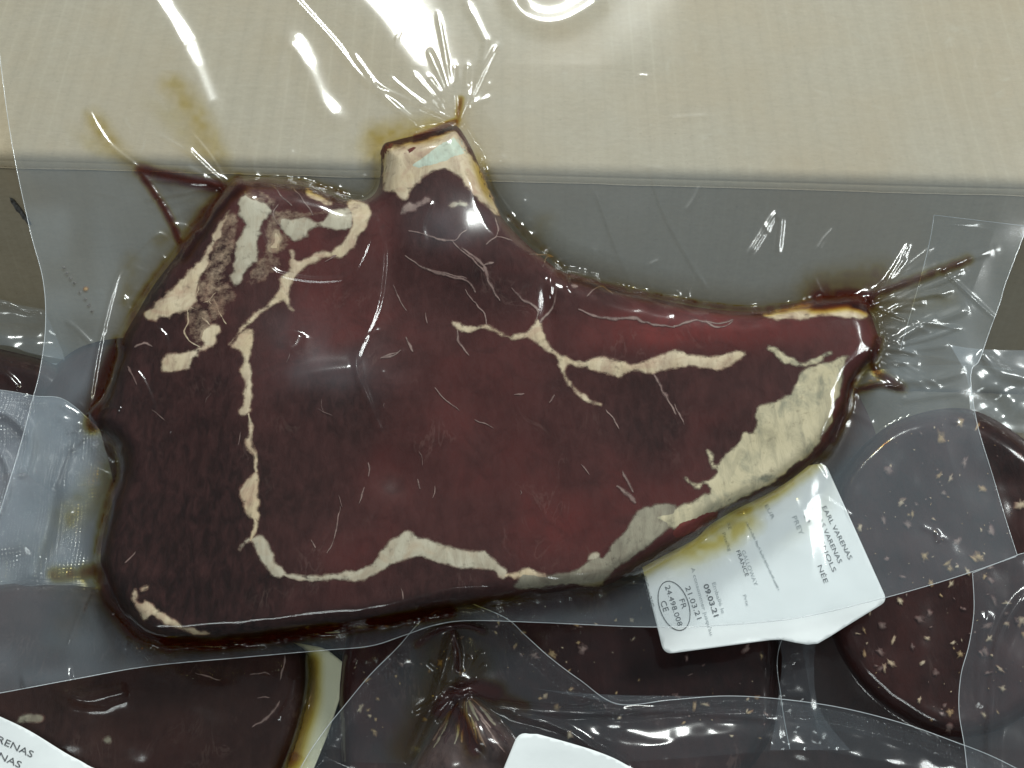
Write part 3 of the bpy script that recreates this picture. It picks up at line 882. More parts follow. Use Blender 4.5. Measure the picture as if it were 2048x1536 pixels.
pr = random.Random(4)
for k in range(0, len(OUTL), 4):          # fine tension pleats radiating from the meat
    q = OUTL[k]; t_ = OUTL[(k + 2) % len(OUTL)] - OUTL[k - 2]
    n_out = np.array([t_[1], -t_[0]]) / (np.hypot(*t_) + 1e-9)
    if pr.random() < .55:
        continue
    ln = pr.uniform(18, 70) * (1.6 if pr.random() < .2 else 1)
    a_ = pr.uniform(-.5, .5)
    dv = np.array([n_out[0] * math.cos(a_) - n_out[1] * math.sin(a_), n_out[0] * math.sin(a_) + n_out[1] * math.cos(a_)])
    side = np.array([-dv[1], dv[0]]) * pr.uniform(-.15, .15) * ln
    RIDGES.append(([tuple(q - dv * 8), tuple(q + dv * ln * .5 + side), tuple(q + dv * ln)], pr.uniform(4.5, 7.5), pr.uniform(.0002, .00055)))
for cx, cy, a0, a1, n, l0, l1 in ((455, 372, 2.6, 4.1, 9, 60, 190), (915, 245, 3.6, 5.6, 12, 70, 230), (1735, 610, -1.0, .4, 11, 70, 220), (1755, 700, -.5, .9, 8, 60, 170), (205, 860, 2.3, 3.9, 7, 40, 110)):
    for k in range(n):                     # fans of creases at the corners of the steak
        a_ = a0 + (a1 - a0) * (k + pr.uniform(-.3, .3)) / max(1, n - 1); ln = pr.uniform(l0, l1)
        RIDGES.append(([(cx, cy), (cx + ln * .5 * math.cos(a_) + pr.uniform(-6, 6), cy + ln * .5 * math.sin(a_) + pr.uniform(-6, 6)), (cx + ln * math.cos(a_), cy + ln * math.sin(a_))], pr.uniform(4, 7), pr.uniform(.0003, .0009)))
for k in range(46):                        # stray handling creases in the loose film
    x_ = pr.uniform(60, 1980); y_ = pr.uniform(-20, 1300); a_ = pr.uniform(0, math.pi); ln = pr.uniform(15, 80)
    RIDGES.append(([(x_, y_), (x_ + ln * .5 * math.cos(a_) + pr.uniform(-5, 5), y_ + ln * .5 * math.sin(a_)), (x_ + ln * math.cos(a_), y_ + ln * math.sin(a_))], pr.uniform(3.5, 5), pr.uniform(.00012, .0003)))


def main_base(x, y):
    """how high the loose film lies away from the meat"""
    z = .0020 + .0010 * vnoise(x / 260, y / 260, 51) + .0003 * vnoise(x / 90, y / 90, 52)
    z = z + .0012 * np.clip((330 - y) / 200, 0, 1) * (1 + .5 * vnoise(x / 200 + y / 400, y / 330, 53))
    # radiating pleats round the steak
    return z


def main_film(x, y):
    s = SD(x, y)
    w = 50
    body = thick(np.clip(x, 190, 1760), np.clip(y, 255, 1285)) * prof(s + 11 + 3.5 * vnoise(x / 34, y / 34, 64), w)
    b = main_base(x, y)
    z = np.maximum(b, 0) * np.clip((-s) / 60, 0, 1) + body + .0009
    z = z + .0003 * np.exp(-((s + 10) / 9) ** 2) + .0020 * gauss(x, y, 650, 765, 100, 40) + .0010 * gauss(x, y, 575, 700, 40, 26)
    for line, w_, a in RIDGES:
        z = z + ridge(x, y, line, w_, a)
    return z


STROKES = [([(280, 340), (350, 355), (440, 374), (470, 380)], 12, 1.0), ([(280, 345), (330, 420), (366, 497)], 8, .75), ([(345, 170), (390, 230), (425, 300), (440, 350)], 24, .13),
           ([(185, 235), (240, 310), (280, 340)], 17, .16), ([(832, 274), (880, 256), (912, 242)], 6, .85), ([(750, 272), (860, 262)], 26, .15), ([(922, 198), (914, 248)], 6, .45),
           ([(370, 500), (420, 425), (480, 368)], 16, .9), ([(480, 362), (600, 365), (690, 390)], 9, .35), ([(186, 850), (205, 760), (240, 690)], 15, .75), ([(245, 690), (280, 600), (340, 520)], 10, .35),
           ([(245, 600), (255, 570), (262, 520)], 16, .14), ([(340, 465), (318, 480)], 14, .16),
           ([(240, 890), (232, 940), (190, 985), (140, 1030)], 28, .20), ([(240, 940), (218, 1020), (203, 1100)], 14, .5), ([(110, 1150), (150, 1148), (205, 1140)], 14, .34), ([(200, 1140), (230, 1220), (280, 1270), (340, 1290)], 16, .75),
           ([(190, 1150), (130, 1250)], 26, .10), ([(340, 1290), (450, 1290), (600, 1270), (900, 1225)], 11, .8), ([(1640, 598), (1700, 592), (1735, 600)], 20, .95), ([(1710, 600), (1800, 570), (1935, 520)], 10, .5),
           ([(1640, 580), (1760, 560)], 34, .32), ([(1745, 625), (1800, 610), (1900, 600)], 20, .13), ([(1758, 680), (1748, 735), (1805, 776)], 9, .62), ([(1718, 742), (1700, 782), (1760, 770), (1805, 778)], 7, .66),
           ([(1702, 790), (1680, 850), (1665, 880)], 8, .7), ([(1650, 905), (1550, 980), (1400, 1070), (1260, 1148)], 15, .20), ([(1290, 1110), (1400, 1095), (1500, 1045)], 22, .14),
           ([(1130, 540), (1060, 470), (1010, 430)], 8, .22), ([(1140, 550), (1300, 590), (1500, 618), (1640, 600)], 6, .5), ([(1070, 480), (1090, 440)], 20, .10)]

C = coons(BAG_L, BAG_R, BAG_T, BAG_B, 560, 740)
bx, by = C[..., 0], C[..., 1]
zf = main_film(bx, by)
edge_r, edge_c = np.indices(bx.shape)
near_edge = np.minimum(np.minimum(edge_c, bx.shape[1] - 1 - edge_c), bx.shape[0] - 1 - edge_r) / 26.0
sfield = SD(bx, by)
sheen = .8 * gauss(bx, by, 655, 740, 110, 50) + .8 * gauss(bx, by, 912, 445, 80, 55) + .3 * gauss(bx, by, 590, 660, 60, 60) + .3 * gauss(bx, by, 1390, 640, 80, 16) + .25 * gauss(bx, by, 520, 430, 40, 60)  # sheen patches put into the haze where the film lifts
haze = np.clip((-sfield - 4) / 50, 0.05 + sheen * (.7 + .5 * vnoise(bx / 40, by / 40, 63)), 1) * (1 - .25 * np.clip((330 - by) / 200, 0, 1))
wet = np.zeros(bx.shape)
for line, w_, a_ in STROKES:
    if a_ > .3:
        wet = np.maximum(wet, ridge(bx, by, line, w_, min(1, a_ * 1.3), False))
# soft bluish glow of the loose sides, put into the haze
veil_glow = 1.3 * gauss(bx, by, 120, 760, 120, 260) + 1.5 * gauss(bx, by, 1860, 700, 130, 120) + .8 * gauss(bx, by, 150, 1320, 330, 60) + .6 * gauss(bx, by, 150, 420, 120, 110) + .6 * gauss(bx, by, 900, 1240, 400, 30)
haze = haze * (1 + veil_glow * (.7 + .6 * vnoise(bx / 55, by / 55, 66)))
haze = haze * (1 - .92 * np.clip(wet, 0, 1))
fl = np.clip(near_edge, 0, 1)
zf = zf * (.86 + .14 * fl) - .0007 * (1 - fl) * vnoise(bx / 70, by / 70, 61)
bag = empty('vacuum_bag', 'large clear vacuum bag sealed tight around the bone-in steak, lying on top', 'bag')
grid_obj('top_film', P(bx, by, zf), M_FILM, bag, {'haze': haze, 'emboss': np.zeros_like(haze)})
cs = C[::6, ::6]
grid_obj('bottom_film', P(cs[..., 0], cs[..., 1], -.0012 + 0 * cs[..., 0]), M_FILM_BACK, bag)


def edge_line(name, C, Z, parent, which, r=.00016):
    sl = {'l': np.s_[:, 0], 'r': np.s_[:, -1], 't': np.s_[0, :], 'b': np.s_[-1, :]}[which]
    return tube(name, P(C[sl][:, 0], C[sl][:, 1], Z[sl] + .0001)[::2], r, M_EDGE, parent, 4)


for wch in 'lrb':
    edge_line('cut_edge', C, zf, bag, wch)
# row of punched dots near the left edge
for k, (x, y) in enumerate([(128, 535), (134, 546), (141, 556), (149, 566), (160, 584), (171, 598), (178, 610), (184, 622)]):
    z = float(main_film(np.array([x]), np.array([y]))[0]) + .0006
    n = 10
    ring = [P(np.array([x + 3.2 * math.cos(a) * (1 + .3 * math.sin(3 * a + k))]), np.array([y + 2.6 * math.sin(a)]), np.array([z]))[0] for a in np.linspace(0, 2 * math.pi, n, endpoint=False)]
    top = P(np.array([x]), np.array([y]), np.array([z + .0003]))[0]
    mesh_obj('punched_dot', ring + [top], [(i, n, (i + 1) % n) for i in range(n)], M_DOT, bag)

yx, yy = 172, 578
yz = float(main_film(np.array([yx]), np.array([yy]))[0]) + .0004
ring = [P(np.array([yx + 7 * math.cos(a)]), np.array([yy + 6.5 * math.sin(a)]), np.array([yz]))[0] for a in np.linspace(0, 2 * math.pi, 14, endpoint=False)]
yo = mesh_obj('fat_speck', ring + [P(np.array([yx]), np.array([yy]), np.array([yz + .0006]))[0]], [(i, 14, (i + 1) % 14) for i in range(14)], M_CRUMB, bag)
yo.data.attributes.new('edge', 'FLOAT', 'POINT').data.foreach_set('value', np.r_[np.full(14, .3), 1.0].astype(np.float32))
# ------------------------------------------------------------------ juice inside the main bag
xs = np.arange(90, 1990, 3.5); ys = np.arange(140, 1330, 3.5)
JX, JY = np.meshgrid(xs, ys)
JT = np.zeros(JX.shape)
for line, w, a in STROKES:
    JT = np.maximum(JT, ridge(JX, JY, line, w, a, False) * (.8 + .35 * vnoise(JX / 14, JY / 14, 71)))
js = SD(JX, JY)
rim_n = np.clip(.5 + .8 * vnoise(JX / 70, JY / 70, 72), 0, 1)
JT = np.maximum(JT, .20 * rim_n * np.exp(-(np.abs(js + 4) / 11) ** 2))
JT = JT * np.clip((26 - js) / 22, 0, 1)
JT = np.clip(JT, 0, 1)
jz = main_film(JX, JY) - .0005
grid_obj('meat_juice', P(JX, JY, jz), M_JUICE, None, {'thickness': JT}, keep=JT > .012)
tag(bpy.data.objects['meat_juice'], 'reddish brown meat juice pooled in the bag folds around the big steak', 'juice', kind='stuff')

# ------------------------------------------------------------------ labels with print
def text_mesh(s, bold=False):
    c = bpy.data.curves.new('t', 'FONT')
    c.body = s
    c.size = 1.0
    c.align_x = 'LEFT'
    if bold:
        c.offset = .022
    c.resolution_u = 3
    o = bpy.data.objects.new('t', c)
    COL.objects.link(o)
    bpy.context.view_layer.update()
    me = o.to_mesh()
    V = np.array([v.co[:] for v in me.vertices]); F = [tuple(p.vertices) for p in me.polygons]
    o.to_mesh_clear()
    bpy.data.objects.remove(o); bpy.data.curves.remove(c)
    return V, F


def print_line(s, a, b, h, surf, parent, mat, bold=False, name='printed_line'):
    """text whose middle line runs from a to b in the photograph, h = cap height"""
    V, F = text_mesh(s, bold)
    w = V[:, 0].max() - V[:, 0].min(); x = (V[:, 0] - V[:, 0].min()) / w
    y = V[:, 1] / .72 - .5
    a = np.array(a, float); b = np.array(b, float)
    d = b - a; n = np.array([d[1], -d[0]]) / np.hypot(*d)
    q = a + d * x[:, None] + n * (y * h)[:, None]
    me = mesh_obj(name, P(q[:, 0], q[:, 1], surf(q[:, 0], q[:, 1]) + .00018), F, mat, parent, False)
    return me


def rounded(corners, r, n=6):
    c = np.array(corners, float); out = []
    for i in range(len(c)):
        a, b, d = c[i - 1], c[i], c[(i + 1) % len(c)]
        u = (a - b) / np.linalg.norm(a - b); v = (d - b) / np.linalg.norm(d - b)
        for t in np.linspace(0, 1, n):
            out.append(b + u * r * (1 - t) ** 2 + v * r * t ** 2)
    return np.array(out)


def label_sheet(name, outline, surf, mat, label, group=None):
    V, F = cdt(outline, 7)
    z = surf(V[:, 0], V[:, 1])
    root = empty(name, label, 'label', group=group)
    sh = mesh_obj('paper', P(V[:, 0], V[:, 1], z), F, mat, root)
    m = sh.modifiers.new('thickness', 'SOLIDIFY'); m.thickness = .0002; m.offset = -1
    return root


def lab_surf(x, y):
    z = -.0034 + .0003 * vnoise(x / 60, y / 60, 81)
    z = z + .0016 * gauss(x, y, 1610, 1300, 45, 60) - .0006 * np.clip((y - 1215) / 80, 0, 1) * np.clip((x - 1560) / 90, 0, 1)
    return z


lo = np.vstack([rounded([(1250, 1000), (1650, 925), (1775, 1202), (1700, 1247)], 16)[6:18], np.array([(1690, 1254), (1660, 1273), (1636, 1287), (1615, 1289), (1590, 1285), (1562, 1279), (1540, 1280)]),
                rounded([(1700, 1250), (1328, 1309), (1281, 1120)], 20)[6:12], np.array([(1281, 1120), (1250, 1000)])])
lab = label_sheet('paper_label', lo, lab_surf, M_PAPER, 'white printed price label with dates and oval stamp under the steak bag')
ZB = lambda p: (1250 + p[0] / 3.7236, 980 + p[1] / 3.7236)
for s, a, b, h, mat, bold in [('EARL VARENAS', (1482, 122), (1682, 512), 9.5, M_INK, False), ('SAS VARENAS', (1440, 185), (1606, 540), 9.5, M_INK, False),
                              ('24', (1345, 185), (1378, 238), 8.5, M_INK, False), ('GNOLS', (1455, 360), (1562, 605), 9, M_INK, False), ('PREY', (1262, 195), (1318, 330), 9.5, M_INK_FADED, False),
                              ('NÉE', (1450, 560), (1500, 690), 9.5, M_INK, False), ('EUR', (1052, 110), (1108, 212), 7, M_INK_FADED, False), ('GALLOWAY', (880, 450), (978, 708), 8, M_INK_FADED, False),
                              ('FRANCE', (842, 450), (912, 640), 8, M_INK, False), ('Prix/kg', (735, 318), (785, 452), 7, M_INK_FADED, False), ('Prix', (890, 780), (915, 862), 6.5, M_INK_FADED, False),
                              ('RE', (770, 248), (785, 292), 7, M_INK_FADED, False), ('Emballé le', (662, 688), (735, 915), 7.5, M_INK_FADED, False), ('09.03.21', (602, 700), (682, 940), 10.5, M_INK, True),
                              ("A consommer jusqu'au", (505, 578), (646, 1078), 7.5, M_INK_FADED, False), ('21.03.21', (466, 718), (556, 958), 10.5, M_INK, False), ('FR', (424, 812), (446, 882), 11, M_INK, False),
                              ('24.498.008', (316, 712), (414, 1010), 10.5, M_INK, False), ('CE', (284, 826), (310, 902), 12, M_INK, False), ('re 0°C et 2°C', (128, 585), (206, 870), 8, M_INK, False)]:
    print_line(s, ZB(a), ZB(b), h, lab_surf, lab, mat, bold)
# blurred small print: a row of broken strokes
for k in range(64):
    if k % 9 == 8:
        continue
    f = k / 64; g = f + .0095
    hgt = 2.2 + 2.2 * random.random(); o_ = random.uniform(-.8, .8)
    a = ZB((900 + 240 * f, 240 + 510 * f)); b = ZB((900 + 240 * g, 240 + 510 * g))
    x = np.array([a[0] + o_, b[0] + o_, b[0] + o_ + hgt, a[0] + o_ + hgt]); y = np.array([a[1], b[1], b[1] - hgt * .45, a[1] - hgt * .45])
    mesh_obj('print_stroke', P(x, y, lab_surf(x, y) + .00018), [(0, 1, 2, 3)], M_INK_FADED, lab, False)
# oval stamp
th = np.linspace(0, 2 * math.pi, 64)
d = np.array([.32, .947]); n_ = np.array([.947, -.32])
ov = np.array(ZB((366, 862))) + (np.cos(th)[:, None] * d * 51 + np.sin(th)[:, None] * n_ * 29)
G = []
for off in (-.9, .9):
    q = np.array(ZB((366, 862))) + (np.cos(th)[:, None] * d * (51 + off) + np.sin(th)[:, None] * n_ * (29 + off))
    G.append(P(q[:, 0], q[:, 1], lab_surf(q[:, 0], q[:, 1]) + .00018))
grid_obj('oval_stamp', np.stack(G), M_INK, lab, flip=True)

# ------------------------------------------------------------------ generic packed meat below
def slab(name, outline, z0, H, w, mat, parent, seed, step=8, bump=.0007):
    L = smooth_line(outline, 8, True)
    F_ = Field(L, 120, 5)

    def surf(x, y):
        return z0 + (H + bump * vnoise(x / 70, y / 70, seed) + bump * .2 * vnoise(x / 26, y / 26, seed + 1)) * prof(F_(x, y), w)
    V, F = cdt(L, step)
    mesh_obj(name, P(V[:, 0], V[:, 1], surf(V[:, 0], V[:, 1])), F, mat, parent)
    V2, F2 = cdt(L, 50)
    mesh_obj('underside', P(V2[:, 0], V2[:, 1], np.full(len(V2), z0 - .0003)), [f[::-1] for f in F2], M_LEAN_DARK, parent)
    return F_, surf


def lower_bag(name, label, L, R, T, B, zfun, mat, edges='', nr=150, nc=220, haze=1.0, emb=None, group=None, smooth=(1, 1, 1, 1)):
    root = empty(name, label, 'bag', group=group)
    C = coons(L, R, T, B, nr, nc, smooth)
    x, y = C[..., 0], C[..., 1]
    Z = zfun(x, y)
    hz = haze(x, y) if callable(haze) else np.full(x.shape, haze)
    em = emb(x, y) if emb else np.zeros(x.shape)
    grid_obj('top_film', P(x, y, Z), mat, root, {'haze': hz, 'emboss': em})
    c2 = C[::10, ::10]
    z2 = np.minimum(Z[::10, ::10] - .002, Z.min() - .001)
    grid_obj('bottom_film', P(c2[..., 0], c2[..., 1], z2), M_FILM_BACK, root)
    for e in edges:
        edge_line('cut_edge', C, Z, root, e)
    return root, C, Z


crumb_meshes = []


def crumbs(parent, F_, surf, n, box, seed, smin=2.5, smax=11, inset=18):
    r = random.Random(seed)
    made = 0
    while made < n:
        x = r.uniform(box[0], box[2]); y = r.uniform(box[1], box[3])
        if F_(np.array([x]), np.array([y]))[0] < inset:
            continue
        made += 1
        s = smin + (smax - smin) * r.random() ** 2.6
        el = r.uniform(.35, .9); an = r.uniform(0, math.pi)
        m = 13
        pts = []
        for k in range(m):
            t = 2 * math.pi * k / m
            rr = s * r.uniform(.55, 1.3)
            ax, ay = rr * math.cos(t), rr * el * math.sin(t)
            pts.append((x + ax * math.cos(an) - ay * math.sin(an), y + ax * math.sin(an) + ay * math.cos(an)))
        pts = np.array(pts)
        inn = (pts - [x, y]) * .6 + [x, y]
        zs = surf(pts[:, 0], pts[:, 1]); zi = surf(inn[:, 0], inn[:, 1]) + .0006
        V = np.vstack([P(pts[:, 0], pts[:, 1], zs - .0002), P(inn[:, 0], inn[:, 1], zi), P(np.array([x]), np.array([y]), surf(np.array([x]), np.array([y])) + .0008)])
        Fc = [(k, k + m, (k + 1) % m + m, (k + 1) % m) for k in range(m)] + [(k + m, 2 * m, (k + 1) % m + m) for k in range(m)]
        o = mesh_obj('fat_crumb', V, Fc, M_CRUMB if r.random() < .3 else M_VEIN if r.random() < .55 else M_FAT, parent)
        o.data.attributes.new('edge', 'FLOAT', 'POINT').data.foreach_set('value', np.r_[np.full(m, .1), np.full(m, .6), .95].astype(np.float32))


# dark filler packs, added so the gaps between the packs look dark
def deep(label, outline, z0, seed):
    root = empty('packed_meat', label, 'meat', group='added filler packs deep in the box')
    slab('lean_meat', outline, z0, .03, 60, M_LEAN_DARK, root, seed, 16)


deep('added dark filler meat deep in the box under the front packs', [(-300, 1000), (500, 960), (1150, 1000), (1900, 960), (2400, 1020), (2400, 1500), (2300, 1800), (1000, 1800), (-300, 1750)], -.066, 3)
deep('added dark filler meat deep in the box beneath the middle of the steak', [(150, 700), (700, 700), (1500, 720), (1700, 760), (1700, 1050), (900, 1080), (100, 1040)], -.066, 6)

# --- burger patties on the right
patty_e = empty('burger_patty', 'big round dark minced patty flecked with fat at the right edge', 'patty')
FE, SE = slab('minced_meat', [(1640, 1120), (1655, 1010), (1700, 920), (1780, 850), (1880, 818), (1960, 825), (2050, 880), (2130, 960), (2180, 1080), (2180, 1230), (2120, 1360), (2020, 1450), (1900, 1475),
                              (1790, 1425), (1710, 1355), (1660, 1260)], -.026, .013, 40, M_MINCE, patty_e, 13)
crumbs(patty_e, FE, SE, 230, (1640, 820, 2090, 1480), 5, 2.5, 20)
patty_d = empty('burger_patty', 'dark minced patty flecked with fat, below the bottom middle edge of the steak bag', 'patty')
FD, SDD = slab('minced_meat', [(690, 1290), (740, 1200), (900, 1160), (1200, 1150), (1450, 1170), (1540, 1200), (1556, 1280), (1555, 1370), (1540, 1480), (1400, 1600), (1000, 1640), (720, 1600), (680, 1440)],
               -.028, .012, 34, M_MINCE, patty_d, 17)
crumbs(patty_d, FD, SDD, 200, (690, 1200, 1556, 1480), 9, 2.5, 16)


def flat_z(z0, seed, a=.0012, s=110):
    return lambda x, y: z0 + a * vnoise(x / s, y / s, seed) + a * .4 * vnoise(x / (s * .35), y / (s * .35), seed + 1)


def over(F_, surf, z0, seed, gap=.0012):
    def f(x, y):
        s = F_(x, y)
        top = surf(x, y)
        drop = np.clip(-s / 40, 0, 1)
        b = z0 + .0011 * vnoise(x / 90, y / 90, seed)
        return np.maximum(top, b) + gap + .0012 * (1 - drop) * np.exp(-(s / 26) ** 2)
    return f


lower_bag('vacuum_bag', 'clear vacuum bag around the big round patty at right', [(1592, 760), (1580, 1100), (1640, 1500)], [(2300, 800), (2300, 1200), (2300, 1560)], [(1592, 760), (1950, 730), (2300, 800)],
          [(1640, 1500), (1900, 1540), (2300, 1560)], over(FE, SE, -.023, 91), M_FILM_OLD, '', haze=.35)
lower_bag('vacuum_bag', 'clear vacuum bag around the patty below the bottom middle of the steak', [(600, 1130), (590, 1300), (560, 1520)], [(1640, 1150), (1560, 1290), (1563, 1400), (1580, 1500)], [(600, 1130), (1100, 1120), (1640, 1150)],
          [(560, 1520), (1100, 1530), (1580, 1500)], over(FD, SDD, -.025, 93), M_FILM_OLD, 'r', haze=.5)
lower_bag('vacuum_bag', 'empty end of a clear bag in the gap between the two patties', [(1500, 1220), (1560, 1290), (1556, 1400), (1540, 1500)], [(1640, 1230), (1628, 1330), (1640, 1420), (1700, 1500)], [(1500, 1220), (1640, 1230)],
          [(1540, 1500), (1700, 1500)], flat_z(-.019, 95, .002, 60), M_FILM_OLD, '', 80, 60, haze=2.0)
# film corner at the right, bottom
lower_bag('vacuum_bag', 'smoky clear bag corner at the lower right edge', [(1945, 1146), (1948, 1220), (1938, 1290), (1922, 1350), (1918, 1420), (1930, 1500), (1940, 1600)], [(2300, 1050), (2300, 1600)],
          [(1945, 1146), (2040, 1108), (2300, 1050)], [(1940, 1600), (2300, 1600)],
          lambda x, y: -.0075 + .0012 * vnoise(x / 60, y / 60, 97) + ridge(x, y, [(1980, 1560), (1985, 1400), (1995, 1300), (2030, 1220), (2080, 1160)], 14, .003) + ridge(x, y, [(1960, 1420), (1962, 1300), (1975, 1220)], 12, .0015),
          M_FILM_OLD, 'lt', 140, 110, haze=1.5, smooth=(1, 0, 0, 0))
# overlapping bag behind the steak at the right
lower_bag('vacuum_bag', 'clear bag standing behind the narrow end of the steak at right', [(1868, 430), (1860, 480), (1840, 560), (1800, 700)], [(2300, 480), (2300, 760)], [(1868, 430), (2060, 462), (2300, 500)],
          [(1800, 700), (2000, 740), (2300, 760)], lambda x, y: -.016 - .03 * np.clip((y - 450) / 260, 0, 1) + .0015 * vnoise(x / 90, y / 90, 99) + ridge(x, y, [(1868, 443), (2060, 475), (2300, 510)], 5, .0006), M_FILM_OLD, 'lt', 90, 110,
          haze=1.2, smooth=(1, 0, 0, 0))
lower_bag('vacuum_bag', 'bluish folded clear bag between the cardboard wall and the round patty', [(1900, 690), (1935, 760), (1940, 850)], [(2300, 700), (2300, 860)], [(1900, 690), (2000, 700), (2300, 700)], [(1940, 850), (2060, 880), (2300, 900)],
          lambda x, y: -.033 + .003 * vnoise(x / 60, y / 45, 101) + ridge(x, y, [(1960, 700), (2000, 740), (2060, 760)], 14, .003), M_FILM_MILK, '', 70, 110, haze=.45)

# --- dark steak at the lower left
steak_b = empty('dark_steak', 'dark brown boneless steak at the lower left under the big pack', 'steak')
FB, SB = slab('lean_meat', [(-200, 1300), (-60, 1180), (120, 1160), (300, 1190), (480, 1240), (600, 1290), (622, 1330), (618, 1400), (600, 1470), (575, 1540), (540, 1640), (300, 1700), (-200, 1700)], -.030, .017, 46, M_LEAN_DARK, steak_b, 23, 7)
for p, w in (([(560, 1400), (540, 1430), (505, 1455)], 4.5), ([(570, 1310), (566, 1340), (560, 1360)], 3), ([(500, 1350), (530, 1345), (540, 1350)], 2.5), ([(390, 1345), (440, 1360)], 2.0), ([(515, 1395), (540, 1395)], 2)):
    vein('marbling_vein', p, w, M_VEIN, SB, steak_b)
fat_piece('fat_patch', [(30, 1445), (45, 1430), (70, 1427), (85, 1435), (75, 1442), (50, 1445)], M_TENDON, .0006, 2, 4, SB, steak_b)
fat_piece('fat_patch', [(205, 1480), (215, 1470), (226, 1474), (222, 1486), (210, 1488)], M_TENDON, .0006, 2, 4, SB, steak_b)


def film_b(x, y):
    z = over(FB, SB, -.026, 103)(x, y)
    z = z + ridge(x, y, [(135, 1388), (170, 1398), (215, 1392), (258, 1380)], 15, .0034) + ridge(x, y, [(110, 1375), (160, 1405), (220, 1410)], 8, .0008) + ridge(x, y, [(555, 1440), (580, 1400), (590, 1350)], 6, .0008)
    return z


lower_bag('vacuum_bag', 'clear vacuum bag around the dark steak at lower left', [(-300, 1120), (-300, 1700)], [(700, 1230), (690, 1330), (665, 1420), (640, 1500), (600, 1700)], [(-300, 1120), (200, 1120), (700, 1230)], [(-300, 1700), (600, 1700)],
          film_b, M_FILM_OLD, '', 170, 260, haze=.3, smooth=(0, 1, 1, 0))
yl_s = lambda x, y: -.0268 + .0004 * vnoise(x / 50, y / 50, 105)
label_sheet('paper_label', rounded([(560, 1280), (650, 1296), (700, 1336), (655, 1470), (610, 1580), (520, 1540)], 14), yl_s, M_PAPER_Y, 'juice-stained yellowish label beside the dark steak at lower left')
JX2, JY2 = np.meshgrid(np.arange(540, 700, 4.), np.arange(1280, 1560, 4.))
jt2 = np.clip(ridge(JX2, JY2, [(622, 1300), (620, 1400), (600, 1470), (580, 1540)], 16, .24) + ridge(JX2, JY2, [(590, 1500), (560, 1550)], 22, .18), 0, 1)
oj = grid_obj('meat_juice', P(JX2, JY2, np.maximum(film_b(JX2, JY2) - .0004, -.0262)), M_JUICE, None, {'thickness': jt2}, keep=jt2 > .012)
tag(oj, 'thin brown juice along the right side of the dark lower-left steak', 'juice', kind='stuff')


def lb_surf(x, y):
    return -.0085 + .0006 * vnoise(x / 90, y / 90, 107)


lab2 = label_sheet('paper_label', smooth_line([(-300, 1330), (-120, 1380), (0, 1433), (60, 1462), (130, 1505), (175, 1530), (230, 1570), (200, 1700), (-300, 1700)], 8, True)[8:], lb_surf, M_PAPER,
                   'white label with tilted black capitals cut off by the bottom left corner')
print_line('EARL VARENAS', (-95, 1435), (66, 1509), 14, lb_surf, lab2, M_INK)
print_line('SAS VARENAS', (-105, 1462), (42, 1530), 14, lb_surf, lab2, M_INK)
print_line('24 ESPAGNOLS', (-140, 1480), (16, 1552), 14, lb_surf, lab2, M_INK)

# --- left edge: reddish meat and bags near the wall
meat_g = empty('packed_meat', 'glossy reddish meat poking out at the left edge below the cardboard', 'meat')
FG, SG = slab('lean_meat', [(-200, 690), (-60, 690), (30, 705), (110, 730), (160, 780), (150, 900), (60, 1000), (-200, 1000)], -.066, .018, 40, M_MINCE, meat_g, 29, 8)
lower_bag('vacuum_bag', 'crumpled clear bag over the reddish meat at the left edge', [(-200, 650), (-200, 1010)], [(130, 690), (190, 800), (180, 1000)], [(-200, 650), (0, 668), (130, 690)], [(-200, 1010), (180, 1000)],
          lambda x, y: over(FG, SG, -.060, 111)(x, y) + ridge(x, y, [(-40, 735), (10, 750), (40, 780)], 8, .0016) + ridge(x, y, [(-60, 760), (0, 790), (60, 795)], 8, .0014), M_FILM_OLD, '', 110, 130, haze=.6, smooth=(0, 1, 1, 0))
lower_bag('vacuum_bag', 'curled pale bag flap against the cardboard wall at left', [(-160, 590), (-140, 700)], [(88, 618), (120, 690), (130, 720)], [(-160, 590), (-20, 595), (40, 610), (88, 618)], [(-140, 700), (0, 690), (60, 706), (130, 720)],
          lambda x, y: -.050 + .004 * vnoise(x / 60, y / 40, 113) + ridge(x, y, [(-60, 600), (10, 604), (50, 618), (90, 618)], 10, .003), M_FILM_MILK, '', 60, 90, haze=.35)
emb_k = lambda x, y: np.clip(1.2 - np.abs(x - (110 - (y - 780) * .25)) / 130, 0, 1)
lower_bag('vacuum_bag', 'milky embossed bag corner under the left edge of the steak pack', [(-200, 760), (-200, 1420)], [(200, 860), (230, 1000), (210, 1180), (180, 1300)], [(-200, 760), (0, 780), (70, 792), (130, 800), (200, 860)],
          [(-200, 1420), (0, 1330), (100, 1200), (180, 1150)],
          lambda x, y: -.020 + .0025 * vnoise(x / 75, y / 60, 115) + ridge(x, y, [(-40, 820), (20, 830), (60, 880), (40, 960)], 14, .003) + ridge(x, y, [(0, 900), (20, 960), (-10, 1040)], 9, .002)
          + ridge(x, y, [(140, 860), (110, 960), (90, 1060), (50, 1180)], 18, .004), M_FILM_MILK, 't', 170, 150, haze=.9, emb=emb_k, smooth=(0, 1, 1, 1))

